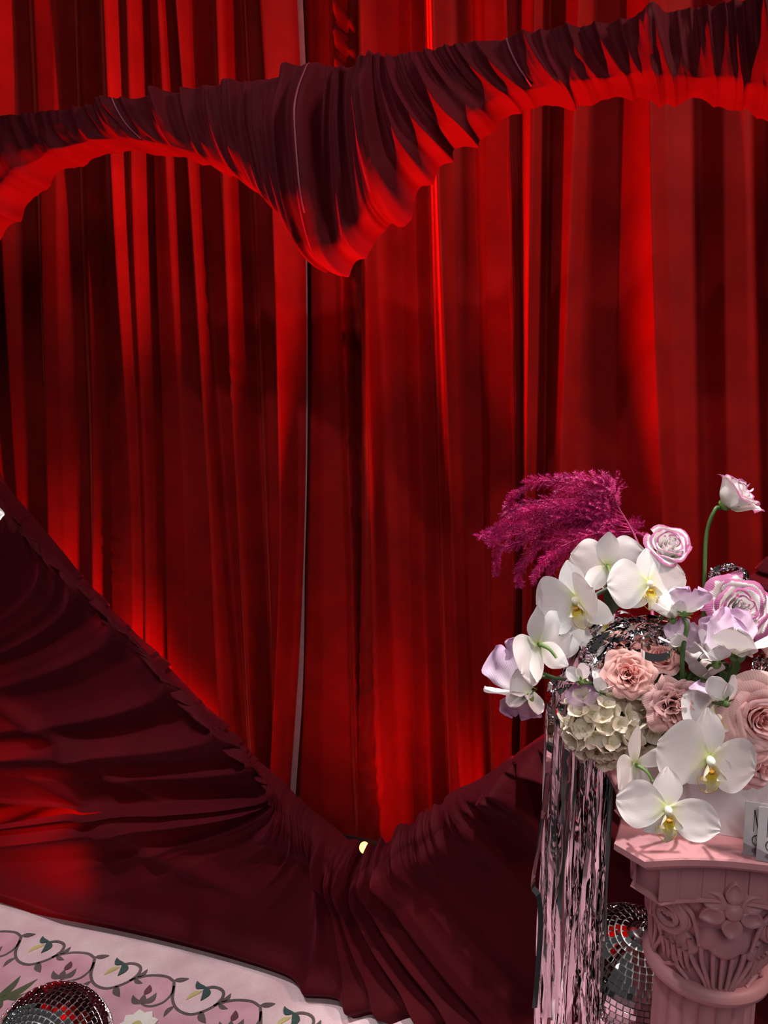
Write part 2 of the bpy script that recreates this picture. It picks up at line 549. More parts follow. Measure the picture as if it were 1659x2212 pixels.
def valance():
    corr = [  # x, y on the straight top edge and x, y on the lower heart edge joined by one fold
        ((-520, 322), (-95, 900)), ((-420, 308), (-92, 780)), ((-320, 293), (-62, 660)), ((-200, 276), (0, 545)), ((-120, 264), (35, 488)), ((-50, 253), (75, 438)), ((20, 241), (130, 390)),
        ((85, 231), (200, 356)), ((160, 220), (285, 336)), ((240, 206), (385, 344)), ((330, 193), (455, 366)), ((420, 180), (535, 402)), ((490, 170), (600, 452)),
        ((540, 162), (650, 508)), ((590, 153), (690, 558)), ((640, 146), (722, 586)), ((690, 138), (750, 588)), ((722, 132), (790, 562)), ((745, 128), (828, 512)),
        ((780, 122), (856, 462)), ((815, 116), (915, 400)), ((845, 111), (990, 330)), ((900, 103), (1055, 306)), ((950, 94), (1105, 268)), ((1005, 86), (1145, 247)),
        ((1085, 72), (1185, 243)), ((1150, 62), (1240, 238)), ((1230, 48), (1310, 228)), ((1320, 34), (1390, 218)), ((1410, 20), (1440, 229)), ((1500, 5), (1520, 233)),
        ((1580, -8), (1590, 243)), ((1660, -22), (1662, 270)), ((1760, -38), (1790, 330)), ((1880, -58), (1930, 450)), ((2020, -80), (2040, 620)), ((2200, -110), (2080, 800))]
    D = 0.105
    nr, nc = 130, 1150
    T = np.array([on_panel(*c[0]) for c in corr])
    Bk = np.array([on_panel(*c[1], -D) for c in corr])
    Tp = smooth_path(T, nc)
    Bp = smooth_path(Bk, nc)
    tx = smooth_path(np.array([[0.45 * c[0][0] + 0.55 * c[1][0], c[0][1]] for c in corr]), nc)[:, 0]
    bx = smooth_path(np.array([c[1] for c in corr], float), nc)
    arc = np.concatenate([[0], np.cumsum(np.hypot(*(np.diff(bx, axis=0).T)))])
    A = 0.5 * (tx - tx[0]) + 0.5 * arc
    W = np.linspace(0, 1, nr)
    C = np.stack([Tp[:, 0] + 0.30 * (Bp[:, 0] - Tp[:, 0]), Tp[:, 1] + 0.62 * (Bp[:, 1] - Tp[:, 1])], 1)
    c1, c2 = 0.07, 0.85
    t = np.clip((W - c1 * 0.6) / (c2 - c1 * 0.6), 0, 1)[:, None]
    # path in the frame's plane, stops short of the edge so that the roll can finish it
    span = np.linalg.norm(Bp - Tp, axis=1)
    rb = np.minimum(0.052, 0.22 * span)
    tmax = (1 - rb / span)
    tt = t * tmax[None]
    P = ((1 - tt) ** 2)[..., None] * Tp[None] + (2 * tt * (1 - tt))[..., None] * C[None] + (tt ** 2)[..., None] * Bp[None]
    psi = smoothstep(W, c2, 1.0) * 0 + np.clip((W - c2) / (1 - c2), 0, 1) * math.pi / 2
    endp = P[-1]
    P = P + (np.sin(psi)[:, None, None]) * (Bp - endp)[None]
    off = -D * (1 - np.cos(psi))[:, None] * np.ones((1, nc))
    # padded belly and roll at the top
    belly = np.sin(np.clip((W - 0.03) / 0.9, 0, 1) * math.pi) ** 0.7
    off += (0.012 + 0.10 * span)[None] * 0.22 * belly[:, None]
    topr = np.clip(1 - W / c1, 0, 1)
    off += -0.09 * (1 - np.sqrt(np.clip(1 - topr ** 2, 0, 1)))[:, None]
    # folds
    H = ridge_field(A, W, 85, 11, (0.005, 0.014), (9, 26), (A[0], A[-1]))
    H += ridge_field(A, W, 70, 12, (0.014, 0.030), (10, 32), (A[0], A[-1]), ((-0.3, 0.35), (0.5, 1.4)), 22)
    H += ridge_field(A, W, 230, 13, (0.003, 0.007), (4, 10), (A[0], A[-1]), ((-0.4, 0.0), (0.05, 0.6)), 10)
    H += ridge_field(A, W, 80, 14, (0.003, 0.007), (7, 13), (A[0], A[-1]), ((0.45, 0.8), (1.0, 1.5)))
    # broad pulled folds towards the cleft
    ac = A[np.argmin(np.abs(bx[:, 0] - 742) + np.abs(bx[:, 1] - 588))]
    for da, hh, wd in ((-230, .02, 26), (-150, .028, 24), (-75, .032, 26), (-10, .03, 22), (50, .028, 18), (105, .026, 24), (170, .026, 30), (255, .022, 34)):
        H += (hh * smoothstep(W, 0.0, 0.35) * (1 - 0.5 * smoothstep(W, 0.8, 1.0)))[:, None] * np.exp(-np.abs((A[None] - ac - da) / wd) ** 1.5)
    cl = np.exp(-((A - ac) / 120) ** 2)
    H *= (1 + 0.25 * cl)[None]
    H -= H.mean()
    nrm_out = np.cos(psi)[:, None]
    off += H * nrm_out
    dirp = (Bp - endp)
    dirp /= np.linalg.norm(dirp, axis=1)[:, None] + 1e-9
    P = P + (np.sin(psi)[:, None] * H * 0.65)[..., None] * dirp[None]
    # small scallops on the top line
    P[..., 1] += (topr ** 2)[:, None] * 0.35 * H
    V = panel_xyz(P[..., 0], P[..., 1], off)
    root = mesh('heart_valance', V.reshape(-1, 3), gridf(nr, nc, flip=True), M_BURG)
    tag(root, 'ruched burgundy velvet forming the upper lobes and cleft of the heart', 'drapery')
    for (x0, y0), lo in (((240, 206), 0.86), ((655, 143), 0.72), ((1085, 72), 0.84)):
        j = int(np.argmin(np.hypot(*(np.array([proj(v) for v in V[9]]).T - np.array([[x0 + 5], [y0 + 6]])))))
        r0, r1 = 5, int(nr * lo)
        path = V[r0:r1:2, j] + N3 * 0.002
        L, Rr = path - E3 * 0.0022, path + E3 * 0.0022
        sv = np.stack([L, path + N3 * 0.0028, Rr], 1)
        mesh('seam', sv.reshape(-1, 3), gridf(len(path), 3), M_SEAM, root)
    return root


def lower_drape():
    corr = [  # heart edge -> way point -> hem
        ((-95, 905), (-300, 960), (-620, 1010)), ((-70, 960), (-250, 1060), (-620, 1150)), ((-30, 1000), (-180, 1180), (-620, 1300)), ((0, 1018), (-100, 1260), (-620, 1440)), ((30, 1068), (-60, 1330), (-620, 1520)),
        ((90, 1133), (10, 1370), (-600, 1580)), ((150, 1203), (50, 1400), (-580, 1590)), ((216, 1283), (110, 1445), (-560, 1620)), ((330, 1400), (190, 1550), (-540, 1640)),
        ((437, 1510), (285, 1620), (-500, 1660)), ((500, 1578), (340, 1682), (-480, 1690)), ((541, 1620), (345, 1732), (-460, 1725)), ((568, 1648), (400, 1758), (-330, 1790)),
        ((590, 1668), (430, 1790), (-120, 1905)), ((606, 1684), (450, 1830), (30, 1965)), ((622, 1702), (510, 1870), (200, 2030)), ((642, 1722), (585, 1900), (380, 2082)),
        ((668, 1750), (645, 1930), (540, 2126)), ((700, 1776), (695, 1960), (670, 2158)), ((732, 1803), (735, 1990), (770, 2180)), ((752, 1822), (755, 2000), (830, 2192)), ((770, 1822), (772, 2010), (890, 2204)),
        ((786, 1842), (805, 2020), (950, 2217)), ((800, 1824), (840, 2020), (1020, 2232)), ((826, 1815), (895, 2010), (1110, 2252)), ((870, 1787), (960, 1990), (1220, 2276)), ((920, 1760), (1035, 1970), (1350, 2306)),
        ((980, 1722), (1120, 1920), (1490, 2338)), ((1040, 1680), (1200, 1850), (1640, 2372)), ((1120, 1622), (1300, 1770), (1800, 2300)), ((1190, 1575), (1400, 1700), (1900, 2150)), ((1330, 1478), (1560, 1600), (1980, 1950)),
        ((1480, 1365), (1700, 1480), (2030, 1750)), ((1620, 1250), (1830, 1330), (2080, 1550)), ((1760, 1100), (1900, 1150), (2100, 1300)), ((1900, 950), (2000, 980), (2120, 1050)), ((2080, 800), (2100, 810), (2140, 830))]
    D = 0.055
    nr, nc = 210, 1300
    Ek = np.array([on_panel(*c[0], -D) for c in corr])
    Wk = np.array([on_panel(*c[1], 0.01) for c in corr])
    Fk = np.array([on_panel(*c[2], 0.03) for c in corr])
    Fk[:, 1] = np.maximum(Fk[:, 1], 0.004)
    Ep, Wp, Fp = smooth_path(Ek, nc), smooth_path(Wk, nc), smooth_path(Fk, nc)
    epx = smooth_path(np.array([c[0] for c in corr], float), nc)
    hpx = smooth_path(np.array([c[2] for c in corr], float), nc)
    arc = np.concatenate([[0], np.cumsum(np.hypot(*(np.diff(epx, axis=0).T)))])
    arh = np.concatenate([[0], np.cumsum(np.hypot(*(np.diff(hpx, axis=0).T)))])
    A = 0.55 * arc + 0.45 * arh * (arc[-1] / arh[-1])
    W = np.linspace(0, 1, nr)
    c1 = 0.06
    u = np.clip((W - c1) / (1 - c1), 0, 1) ** 1.12
    # quadratic curve through the way point at half length
    Cc = 2 * Wp - 0.5 * (Ep + Fp)
    rb = 0.028
    d0 = (Cc - Ep)
    d0 /= np.linalg.norm(d0, axis=1)[:, None]
    E2 = Ep + d0 * rb
    uu = u[:, None, None]
    P = (1 - uu) ** 2 * E2[None] + 2 * uu * (1 - uu) * Cc[None] + uu ** 2 * Fp[None]
    psi = np.clip(1 - W / c1, 0, 1) * math.pi / 2
    P = P - np.sin(psi)[:, None, None] * (d0 * rb)[None]
    off = -D * (1 - np.cos(psi))[:, None] * np.ones((1, nc))
    pz = np.clip(P[..., 1], 0, None)
    off += 0.03 * smoothstep(pz, 0.30, 0.0) + 0.012 * np.sin(np.clip(u * 3, 0, 1) * math.pi)[:, None]
    H = ridge_field(A, W, 330, 21, (0.004, 0.010), (4, 10), (A[0], A[-1]), ((-0.6, -0.25), (0.02, 0.16)), 3)
    H += ridge_field(A, W, 75, 22, (0.006, 0.016), (9, 24), (A[0], A[-1]), ((-0.6, -0.3), (0.10, 0.5)), 10)
    H += ridge_field(A, W, 36, 23, (0.010, 0.022), (30, 75), (A[0], A[-1]), ((-0.4, 0.2), (0.6, 1.4)), 14)
    H2 = np.zeros_like(H)
    # strong hand-placed folds: (x on heart edge, height, width, start, end)
    for ex, hh, wl, wr, s0, s1 in ((330, .03, 14, 24, 0, .5), (437, .035, 16, 26, 0, .6), (500, .03, 14, 22, 0, .5), (560, .035, 10, 18, 0, .8), (575, .03, 10, 16, 0, .8), (596, .02, 10, 14, 0.0, .6),
                                   (700, .03, 12, 22, .05, 1.2), (735, .035, 10, 18, .05, 1.2), (760, .03, 8, 14, 0, 1.2), (786, .04, 7, 12, .04, 1.2), (803, .04, 9, 18, .02, 1.2), (828, .03, 10, 26, .04, 1.2), (905, .02, 30, 50, .1, .9),
                                   (1040, .035, 16, 30, 0, .5), (1120, .042, 14, 24, 0, .7), (1165, .042, 14, 24, 0, .7), (1200, .042, 14, 24, 0, .7), (216, .025, 14, 22, 0, .5), (130, .025, 12, 20, 0, .5), (60, .022, 12, 18, 0, .5)):
        a0 = A[np.argmin(np.abs(epx[:, 0] - ex))]
        x = A[None] - a0
        lv = smoothstep(W, s0 - 0.02, s0 + 0.12) * (1 - smoothstep(W, s1, s1 + 0.35))
        H2 += hh * lv[:, None] * np.exp(-np.where(x < 0, -x / wl, x / wr) ** 1.5)
    H -= H.mean()
    # crowded columns carry shallower folds
    Pc = np.gradient(P, axis=1) / np.gradient(A)[None, :, None]
    T_ = np.gradient(P, axis=0)
    T_ /= np.linalg.norm(T_, axis=-1)[..., None] + 1e-9
    perp = np.abs(Pc[..., 0] * T_[..., 1] - Pc[..., 1] * T_[..., 0])
    dens = 1.45 * np.clip(perp / 0.0007, 0.10, 1.0)
    kk = np.hanning(41)
    kk /= kk.sum()
    dens = np.array([np.convolve(np.pad(r, 20, mode='edge'), kk, 'valid') for r in dens])
    H = H * dens + H2 * np.clip(dens * 2.2, 0.4, 1.2)
    # hem folds that run along the floor
    s_, z_ = P[..., 0], P[..., 1]
    for zc, sl, hh, wd, sa, sb in ((0.05, 0.02, .030, .030, -2.0, 1.0), (0.22, 0.30, .022, .035, -1.3, -.25), (0.33, 0.40, .022, .03, -1.5, -.5)):
        zc_ = zc - sl * (s_ + 0.45)
        env = smoothstep(s_, sa, sa + 0.4) * (1 - smoothstep(s_, sb - 0.4, sb))
        xx = (z_ - zc_) / (wd * 1.0)
        H += hh * env * np.exp(-np.where(xx < 0, -xx * 1.4, xx) ** 2)
    off += H * np.cos(psi)[:, None]
    P = P - (np.sin(psi)[:, None] * np.clip(H, -0.012, 0.012))[..., None] * d0[None]
    # the cloth is parted along one fold on the left: lips open the further they run
    a0x = 556
    j0 = int(np.argmin(np.abs(epx[:, 0] - a0x)))
    pxs = np.array([proj(panel_xyz(*P[i, j0], off[i, j0]))[0] for i in range(nr)])
    US0 = float(u[int(np.argmin(np.abs(pxs - 215)))])
    us = smoothstep(u, US0, US0 + 0.25)
    P2 = P.copy()
    off2 = off.copy()
    for j in range(nc):
        dj = A[j] - A[j0]
        if j <= j0:
            g = math.exp(dj / 60.0)
            P2[:, j, 1] += 0.022 * us * g
            off2[:, j] -= 0.012 * us * g
        else:
            g = math.exp(-dj / 40.0)
            P2[:, j, 1] -= 0.060 * us * g
            off2[:, j] += 0.020 * us * g
    P2[..., 1] = np.maximum(P2[..., 1], 0.006)
    V = panel_xyz(P2[..., 0], P2[..., 1], off2)
    f = gridf(nr, nc, flip=True).reshape(nr - 1, nc - 1, 4)
    keep = np.ones((nr - 1, nc - 1), bool)
    us2 = 0.5 * (u[1:] + u[:-1])
    keep[us2 > US0, j0] = False
    root = mesh('heart_skirt', V.reshape(-1, 3), f[keep], M_BURG)
    tag(root, 'burgundy velvet gathered at the lower point of the heart and falling to the rug', 'drapery')
    return root


valance()
lower_drape()


# red floor lamps between the velvet heart and the curtain
def floor_lamp(s, off, aim, power, label, angle=120, baffles=False):
    loc = panel_xyz(s, 0.0, off)
    t = empty('floor_light', loc)
    tag(t, label, 'stage light', 'red uplights behind the heart')
    k = 20
    prof = [(0.0, 0.06), (0.05, 0.06), (0.058, 0.075), (0.062, 0.20), (0.066, 0.215), (0.056, 0.215), (0.052, 0.20)]
    an = np.linspace(0, 2 * math.pi, k, endpoint=False)
    V = np.array([[(r * math.cos(a), r * math.sin(a), z - 0.08 if z > 0.1 else z - 0.03) for a in an] for r, z in prof])
    mesh('housing', V.reshape(-1, 3), gridf(len(prof), k, True), plain('black_metal', (0.02, 0.02, 0.02), 0.4, 0.5), t)
    cup = np.array([(0.05 * math.cos(a), 0.05 * math.sin(a), 0.116) for a in an] + [(0, 0, 0.123)])
    mesh('lens', cup, [[i, (i + 1) % k, k] for i in range(k)], plain('red_lens', (0.8, 0.15, 0.05), 0.3, emit=((1.0, 0.12, 0.02), 14.0)), t)
    mesh('foot', *box_vf(0, 0, 0.008, 0.07, 0.05, 0.008), plain('black_metal', (0.02, 0.02, 0.02), 0.4), t, smooth=False)
    for sx in (-1, 1):
        mesh('bracket', *box_vf(sx * 0.07, 0, 0.045, 0.004, 0.012, 0.045), plain('black_metal', (0.02, 0.02, 0.02), 0.4), t, smooth=False)
    if baffles:
        for sy, hh, dd in ((1, 0.125, 0.018), (-1, 0.185, 0.052)):
            d = mesh('light_baffle', *box_vf(0, 0, hh / 2, 0.19 if sy < 0 else 0.12, 0.002, hh / 2), plain('black_metal', (0.02, 0.02, 0.02), 0.4), t, smooth=False)  # added unseen plate that keeps red spill off the curtain and skirt edge
            d.location = (-N3 * sy * dd + np.array([0, 0, 0.128])).tolist()
            d.rotation_euler = (0, 0, -TH)
    lo = loc + np.array([0, 0, 0.145])
    L = add_light('floor_light_beam', 'SPOT', lo, np.asarray(aim), power, (1.0, 0.015, 0.012), 0.014 if baffles else 0.04, angle, 0.6)
    return t


sV, zV = on_panel(787, 1832, -0.055)
floor_lamp(sV, -0.22, panel_xyz(sV - 0.02, 1.9, 0.10), 1300, 'red stage lamp standing behind the lowest point of the heart', 92, True)
hs, hz = on_panel(90, 1745, CURT_OFF)
floor_lamp(sV - 0.62, -0.25, panel_xyz(sV - 1.5, 0.0, -0.40), 95, 'red stage lamp behind the left side of the velvet skirt', 150)
cs, cz = on_panel(838, 1600, CURT_OFF)
floor_lamp(sV + 0.40, -0.30, panel_xyz(cs, cz, CURT_OFF), 9, 'red stage lamp behind the right side of the velvet skirt', 75)
# small glowing bulb seen through the notch of the skirt
sb, zb0 = on_panel(787, 1831, -0.125)
gl = empty('glow_bulb', panel_xyz(sb, 0.0, -0.125))
tag(gl, 'small orange bulb glowing in the notch at the lowest point of the heart', 'bulb')
an = np.linspace(0, 2 * math.pi, 16, endpoint=False)
V = np.array([[(0.013 * math.sin(t) * math.cos(a), 0.013 * math.sin(t) * math.sin(a), zb0 + 0.015 * math.cos(t)) for a in an] for t in np.linspace(0.01, 3.13, 10)])
mesh('bulb', V.reshape(-1, 3), gridf(10, 16, True, True), plain('glowing_bulb', (0.9, 0.4, 0.1), 0.3, emit=((1.0, 0.22, 0.05), 9.0)), gl)
mesh('holder', *tube(np.array([(0, 0, 0.004), (0, 0, zb0 * 0.5), (0, 0, zb0 - 0.012)]), 0.005, 8), plain('black_metal', (0.02, 0.02, 0.02), 0.4), gl)
mesh('foot', *tube(np.array([(0, 0, 0.0), (0, 0, 0.004), (0, 0, 0.008)]), 0.035, 20), plain('black_metal', (0.02, 0.02, 0.02), 0.4), gl)

# ------------------------------------------------------------------ rug with an inlaid vine border
F0 = at_floor(210, 2076)


def rug_pq(u, v):
    p = at_floor(u, v) - F0
    return np.array([p @ E3, p @ N3])


def rug_xyz(pq, z):
    pq = np.asarray(pq, float).reshape(-1, 2)
    return F0 * np.array([1, 1, 0]) + pq[:, :1] * E3 + pq[:, 1:] * N3 + np.array([0, 0, 1.0]) * np.broadcast_to(np.asarray(z, float), (len(pq),))[:, None]


def rc(pts):
    """corner points read off the vine border -> metres on the rug"""
    return np.array([rug_pq(x / 3.318, 2000 + y / 3.318) for x, y in pts])


def rug_mat(name, color, color2):
    m, nt, b, out = nodes_of(name)
    n = add_noise(nt, 14, 6)
    r = ramp(nt, n.outputs['Fac'], [(0.32, color2), (0.66, color)])
    nt.links.new(r.outputs[0], b.inputs['Base Color'])
    b.inputs['Roughness'].default_value = 0.9
    b.inputs['Sheen Weight'].default_value = 0.25
    n2 = add_noise(nt, 420, 3)
    add_bump(nt, b, n2.outputs['Fac'], 0.9, 0.003)
    return m


M_RUG = rug_mat('rug_pale', (0.74, 0.55, 0.58), (0.64, 0.43, 0.47))
M_RUGP = rug_mat('rug_pink', (0.66, 0.36, 0.43), (0.54, 0.25, 0.32))
M_VINE = rug_mat('rug_vine', (0.115, 0.075, 0.07), (0.07, 0.045, 0.045))
M_BIRD = rug_mat('rug_teal', (0.012, 0.06, 0.055), (0.006, 0.035, 0.035))
M_YEL = rug_mat('rug_yellow', (0.55, 0.50, 0.20), (0.42, 0.36, 0.12))
M_BUD = rug_mat('rug_maroon', (0.12, 0.025, 0.035), (0.08, 0.015, 0.02))
M_OLIVE = rug_mat('rug_olive', (0.07, 0.085, 0.03), (0.035, 0.045, 0.015))
M_CREAM = rug_mat('rug_cream', (0.82, 0.78, 0.72), (0.70, 0.65, 0.58))

rug = empty('floral_rug', (0, 0, 0))
tag(rug, 'pale pink rug with a grey vine border lying before the velvet skirt', 'rug')
nx, ny = 90, 60
pp, qq = np.meshgrid(np.linspace(-1.5, 1.7, nx), np.linspace(-0.13, 1.9, ny), indexing='ij')
zz = 0.006 + 0.0015 * np.sin(pp * 9 + qq * 5)
V = rug_xyz(np.stack([pp, qq], -1).reshape(-1, 2), zz.ravel() * 0 + 0.008)
Vb = V.copy()
Vb[:, 2] = 0.0005
ring = [i * ny for i in range(nx)] + [(nx - 1) * ny + j for j in range(1, ny)] + [i * ny + ny - 1 for i in range(nx - 2, -1, -1)] + [j for j in range(ny - 2, 0, -1)]
ff = gridf(nx, ny).tolist() + [[ring[k], ring[(k + 1) % len(ring)], ring[(k + 1) % len(ring)] + nx * ny, ring[k] + nx * ny] for k in range(len(ring))]
mesh('pile', np.vstack([V, Vb]), ff, M_RUG, rug, smooth=False)


def inlay(name, poly, mat, h, base=0.0085):
    """a tuft patch with its own height and edge"""
    poly = np.asarray(poly, float)
    a = 0.5 * np.sum(poly[:, 0] * np.roll(poly[:, 1], -1) - np.roll(poly[:, 0], -1) * poly[:, 1])
    if a > 0:
        poly = poly[::-1]
    n = len(poly)
    V = np.vstack([rug_xyz(poly, base + h), rug_xyz(poly, base - 0.004)])
    f = [list(range(n))] + [[(i + 1) % n, i, n + i, n + (i + 1) % n] for i in range(n)]
    return mesh(name, V, f, mat, rug, smooth=False)


def stroke(name, pts, wd, mat, h, n=40):
    P = smooth_path(pts, n)
    T = np.gradient(P, axis=0)
    T /= np.linalg.norm(T, axis=1)[:, None]
    Nn = np.stack([-T[:, 1], T[:, 0]], 1)
    ww = np.broadcast_to(np.asarray(wd), (n,))[:, None]
    L, Rr = P + Nn * ww, P - Nn * ww
    V = np.vstack([rug_xyz(L, 0.0045), rug_xyz(L, 0.0085 + h), rug_xyz(Rr, 0.0085 + h), rug_xyz(Rr, 0.0045)]).reshape(4, n, 3)
    return mesh(name, V.transpose(1, 0, 2).reshape(-1, 3), gridf(n, 4), mat, rug, smooth=False)


def leafpoly(base, tip, wd, bend=0.0, n=10):
    base, tip = np.asarray(base), np.asarray(tip)
    d = tip - base
    L = np.linalg.norm(d)
    d = d / L
    nn = np.array([-d[1], d[0]])
    t = np.linspace(0, 1, n)
    wv = wd * np.sin(np.pi * t ** 0.8) ** 0.9
    mid = base + np.outer(t * L, d) + np.outer(bend * L * np.sin(np.pi * t), nn)
    return np.vstack([mid + wv[:, None] * nn, (mid - wv[:, None] * nn)[-2:0:-1]])


# one repeat, traced between two junctions of the vine
J0, J1, J2 = rc([(170, 80), (680, 255), (1245, 420)])
PER = (J2 - J0) / 2
PER = np.array([PER[0], 0.0])
vine = rc([(680, 255), (668, 310), (652, 370), (665, 425), (705, 460), (770, 474), (850, 455), (930, 420), (990, 372), (1010, 330), (990, 303), (940, 292), (880, 302)]) - J1
arch = rc([(930, 418), (985, 398), (1060, 382), (1130, 380), (1200, 390), (1245, 420)]) - J1
lobe = rc([(676, 285), (650, 340), (600, 385), (560, 405), (500, 420), (450, 412), (432, 380)]) - J1
field_edge = np.vstack([smooth_path(vine[:8], 24), smooth_path(arch, 14)])
q_far = 1.85
poly = []
ks = range(-6, 7)
for k in ks:
    poly += [tuple(p + J1 + PER * k) for p in field_edge[:-1]]
poly = np.array(poly)
# pink field as a strip of quads so that its scalloped edge stays true
lowq = np.stack([poly[:, 0], np.full(len(poly), q_far)], 1)
lowq[:, 0] = np.linspace(poly[0, 0], poly[-1, 0], len(poly))
midq = poly * np.array([[1, 1]]) + np.array([[0, 0.14]])
midq[:, 0] = np.linspace(poly[0, 0], poly[-1, 0], len(poly))
midq[:, 1] = poly[:, 1].max() + 0.01
n = len(poly)
Vf = np.vstack([rug_xyz(poly, 0.0045), rug_xyz(poly, 0.0092), rug_xyz(midq, 0.0092), rug_xyz(lowq, 0.0092)])
mesh('pink_field', Vf, gridf(4, n), M_RUGP, rug, smooth=False)
WD = 0.0035
for k in range(-3, 4):
    o = J1 + PER * k
    stroke('vine', vine + o, WD, M_VINE, 0.002)
    stroke('vine', arch + o, WD, M_VINE, 0.002, 24)
    stroke('vine', lobe + o, WD * 0.8, M_VINE, 0.002, 24)

    def q(pts):
        return rc(pts) - J1 + o
    inlay('leaf', leafpoly(*q([(685, 245), (785, 236)]), 0.007, 0.05), M_VINE, 0.002)
    inlay('leaf', leafpoly(*q([(655, 420), (575, 492)]), 0.006, 0.1), M_VINE, 0.002)
    inlay('leaf', leafpoly(*q([(835, 455), (860, 535)]), 0.009, 0.1), M_VINE, 0.002)
    inlay('leaf', leafpoly(*q([(985, 395), (1060, 335)]), 0.006, 0.1), M_VINE, 0.002)
    inlay('leaf', leafpoly(*q([(965, 405), (1025, 438)]), 0.006, 0.1), M_VINE, 0.002)
    inlay('green_bird', leafpoly(*q([(890, 295), (840, 252)]), 0.008, -0.25), M_BIRD, 0.0025)
    inlay('green_bird', leafpoly(*q([(893, 290), (845, 382)]), 0.010, -0.18), M_BIRD, 0.0025)
    inlay('yellow_tail', leafpoly(*q([(862, 318), (748, 376)]), 0.006, 0.1), M_YEL, 0.002)
    inlay('bud', leafpoly(*q([(465, 345), (512, 280)]), 0.0085, 0.1), M_BUD, 0.003)
    inlay('bud_leaf', leafpoly(*q([(440, 400), (385, 345)]), 0.008, -0.2), M_VINE, 0.002)
    inlay('bud_leaf', leafpoly(*q([(440, 400), (550, 330)]), 0.009, 0.2), M_VINE, 0.0022)
    inlay('bud_leaf', leafpoly(*q([(435, 410), (465, 340)]), 0.008, 0.0), M_VINE, 0.0026)
# palm frond motif by the mirror ball, and the white flower motif on the lower edge
for b_, t_, wd, bn in (((-40, 560), (150, 382), .010, .08), ((-30, 570), (272, 405), .011, .07), ((60, 555), (302, 466), .009, .10), ((-60, 640), (24, 560), .010, .1)):
    inlay('frond_leaf', leafpoly(rc([b_])[0], rc([t_])[0], wd, bn), M_OLIVE, 0.002)
fc = rug_pq(297, 2226)
for k in range(9):
    a = k * 2 * math.pi / 9
    d = np.array([math.cos(a), math.sin(a)])
    inlay('flower_petal', leafpoly(fc + d * 0.008, fc + d * 0.048, 0.017), M_CREAM, 0.003 + 0.0003 * k)
inlay('flower_eye', leafpoly(fc - np.array([0.014, 0]), fc + np.array([0.014, 0]), 0.012), M_YEL, 0.0068)


# ------------------------------------------------------------------ pink column
Q = at_depth(1592, 1971, 1.0)
FR = 0.125
TC = math.radians(10.0)
NC = np.array([-math.sin(TC), -math.cos(TC), 0])
AX = Q - NC * FR


def zc(y, f=0.0):
    d = ray(1592, y)
    t = ((Q + NC * f - CAMP) @ NC) / (d @ NC)
    return (CAMP + d * t)[2]


z_top = zc(1867, 0.021)
z_ab = zc(1899, 0.021)
z_fr = zc(1946, -0.019)
z_mo = zc(1960, -0.015)
z_ring = zc(2180, -0.030)
HW = 0.158
column = empty('pink_column', (AX[0], AX[1], 0))
column.rotation_euler = (0, 0, -TC)
tag(column, 'dusty pink painted column pedestal with scrolled flower capital', 'column')


def abacus_outline(a, cc, ch, n=14):
    """square with hollowed sides and cut corners"""
    pts = []
    for k in range(4):
        ang = k * math.pi / 2
        c, s = math.cos(ang), math.sin(ang)
        for t in np.linspace(-1, 1, n):
            x = t * (a - ch)
            y = -(a - cc * (1 - t * t))
            pts.append((c * x - s * y, s * x + c * y))
    return np.array(pts)


def loft(name, levels, mat=None, parent=column, smooth=False, cap=True):
    """levels: (z, outline)"""
    V = np.array([[(x, y, z) for x, y in ol] for z, ol in levels])
    k = V.shape[1]
    f = gridf(len(levels), k, True).tolist()
    if cap:
        f.append(list(range(k))[::-1])
        f.append(list(range((len(levels) - 1) * k, len(levels) * k)))
    return mesh(name, V.reshape(-1, 3), f, mat or M_PINK, parent, smooth)


def ab(a, cc=None):
    return abacus_outline(a, 0.020 if cc is None else cc, 0.034)


th = z_top - z_ab
loft('abacus', [(z_ab - 0.004, ab(HW - 0.020)), (z_ab, ab(HW - 0.012)), (z_ab + th * 0.25, ab(HW - 0.004)), (z_ab + th * 0.5, ab(HW)), (z_top - 0.002, ab(HW)), (z_top, ab(HW - 0.002))])
loft('fillet', [(z_ab - 0.010, ab(HW - 0.028)), (z_ab - 0.008, ab(HW - 0.024)), (z_ab - 0.004, ab(HW - 0.024)), (z_ab - 0.002, ab(HW - 0.028))])
hf = HW - 0.035
loft('frieze', [(z_fr - 0.004, ab(hf)), (z_ab - 0.006, ab(hf))])
rib_o = ab(hf)
for k in range(4):
    ang = k * math.pi / 2
    c, s = math.cos(ang), math.sin(ang)
    for t in (-0.98, -0.66, -0.33, 0.0, 0.33, 0.66, 0.98):
        x = t * (hf - 0.034)
        y = -(hf - 0.020 * (1 - t * t)) - 0.0004
        v, f = box_vf(0, 0, 0, 0.0115, 0.0022, (z_ab - 0.010 - z_fr) / 2)
        o = mesh('frieze_rib', v, f, M_PINK, column, smooth=False)
        o.location = (c * x - s * y, s * x + c * y, (z_ab - 0.010 + z_fr) / 2)
        o.rotation_euler = (0, 0, ang + 0.28 * -t * 0.9)
        bevel(o, 0.0014)
loft('moulding', [(z_mo - 0.006, ab(hf - 0.012)), (z_mo - 0.002, ab(hf - 0.002)), (z_mo + 0.003, ab(hf + 0.006)), (z_fr - 0.002, ab(hf + 0.007)), (z_fr, ab(hf + 0.001))])
# bell under the moulding
RS = 0.075


def circ(r, n=72, flute=0, depth=0.0):
    a = np.linspace(0, 2 * math.pi, n, endpoint=False)
    rr = r - depth * (np.abs(np.sin(a * flute / 2)) ** 0.6 if flute else 0)
    return np.stack([rr * np.cos(a), rr * np.sin(a)], 1)


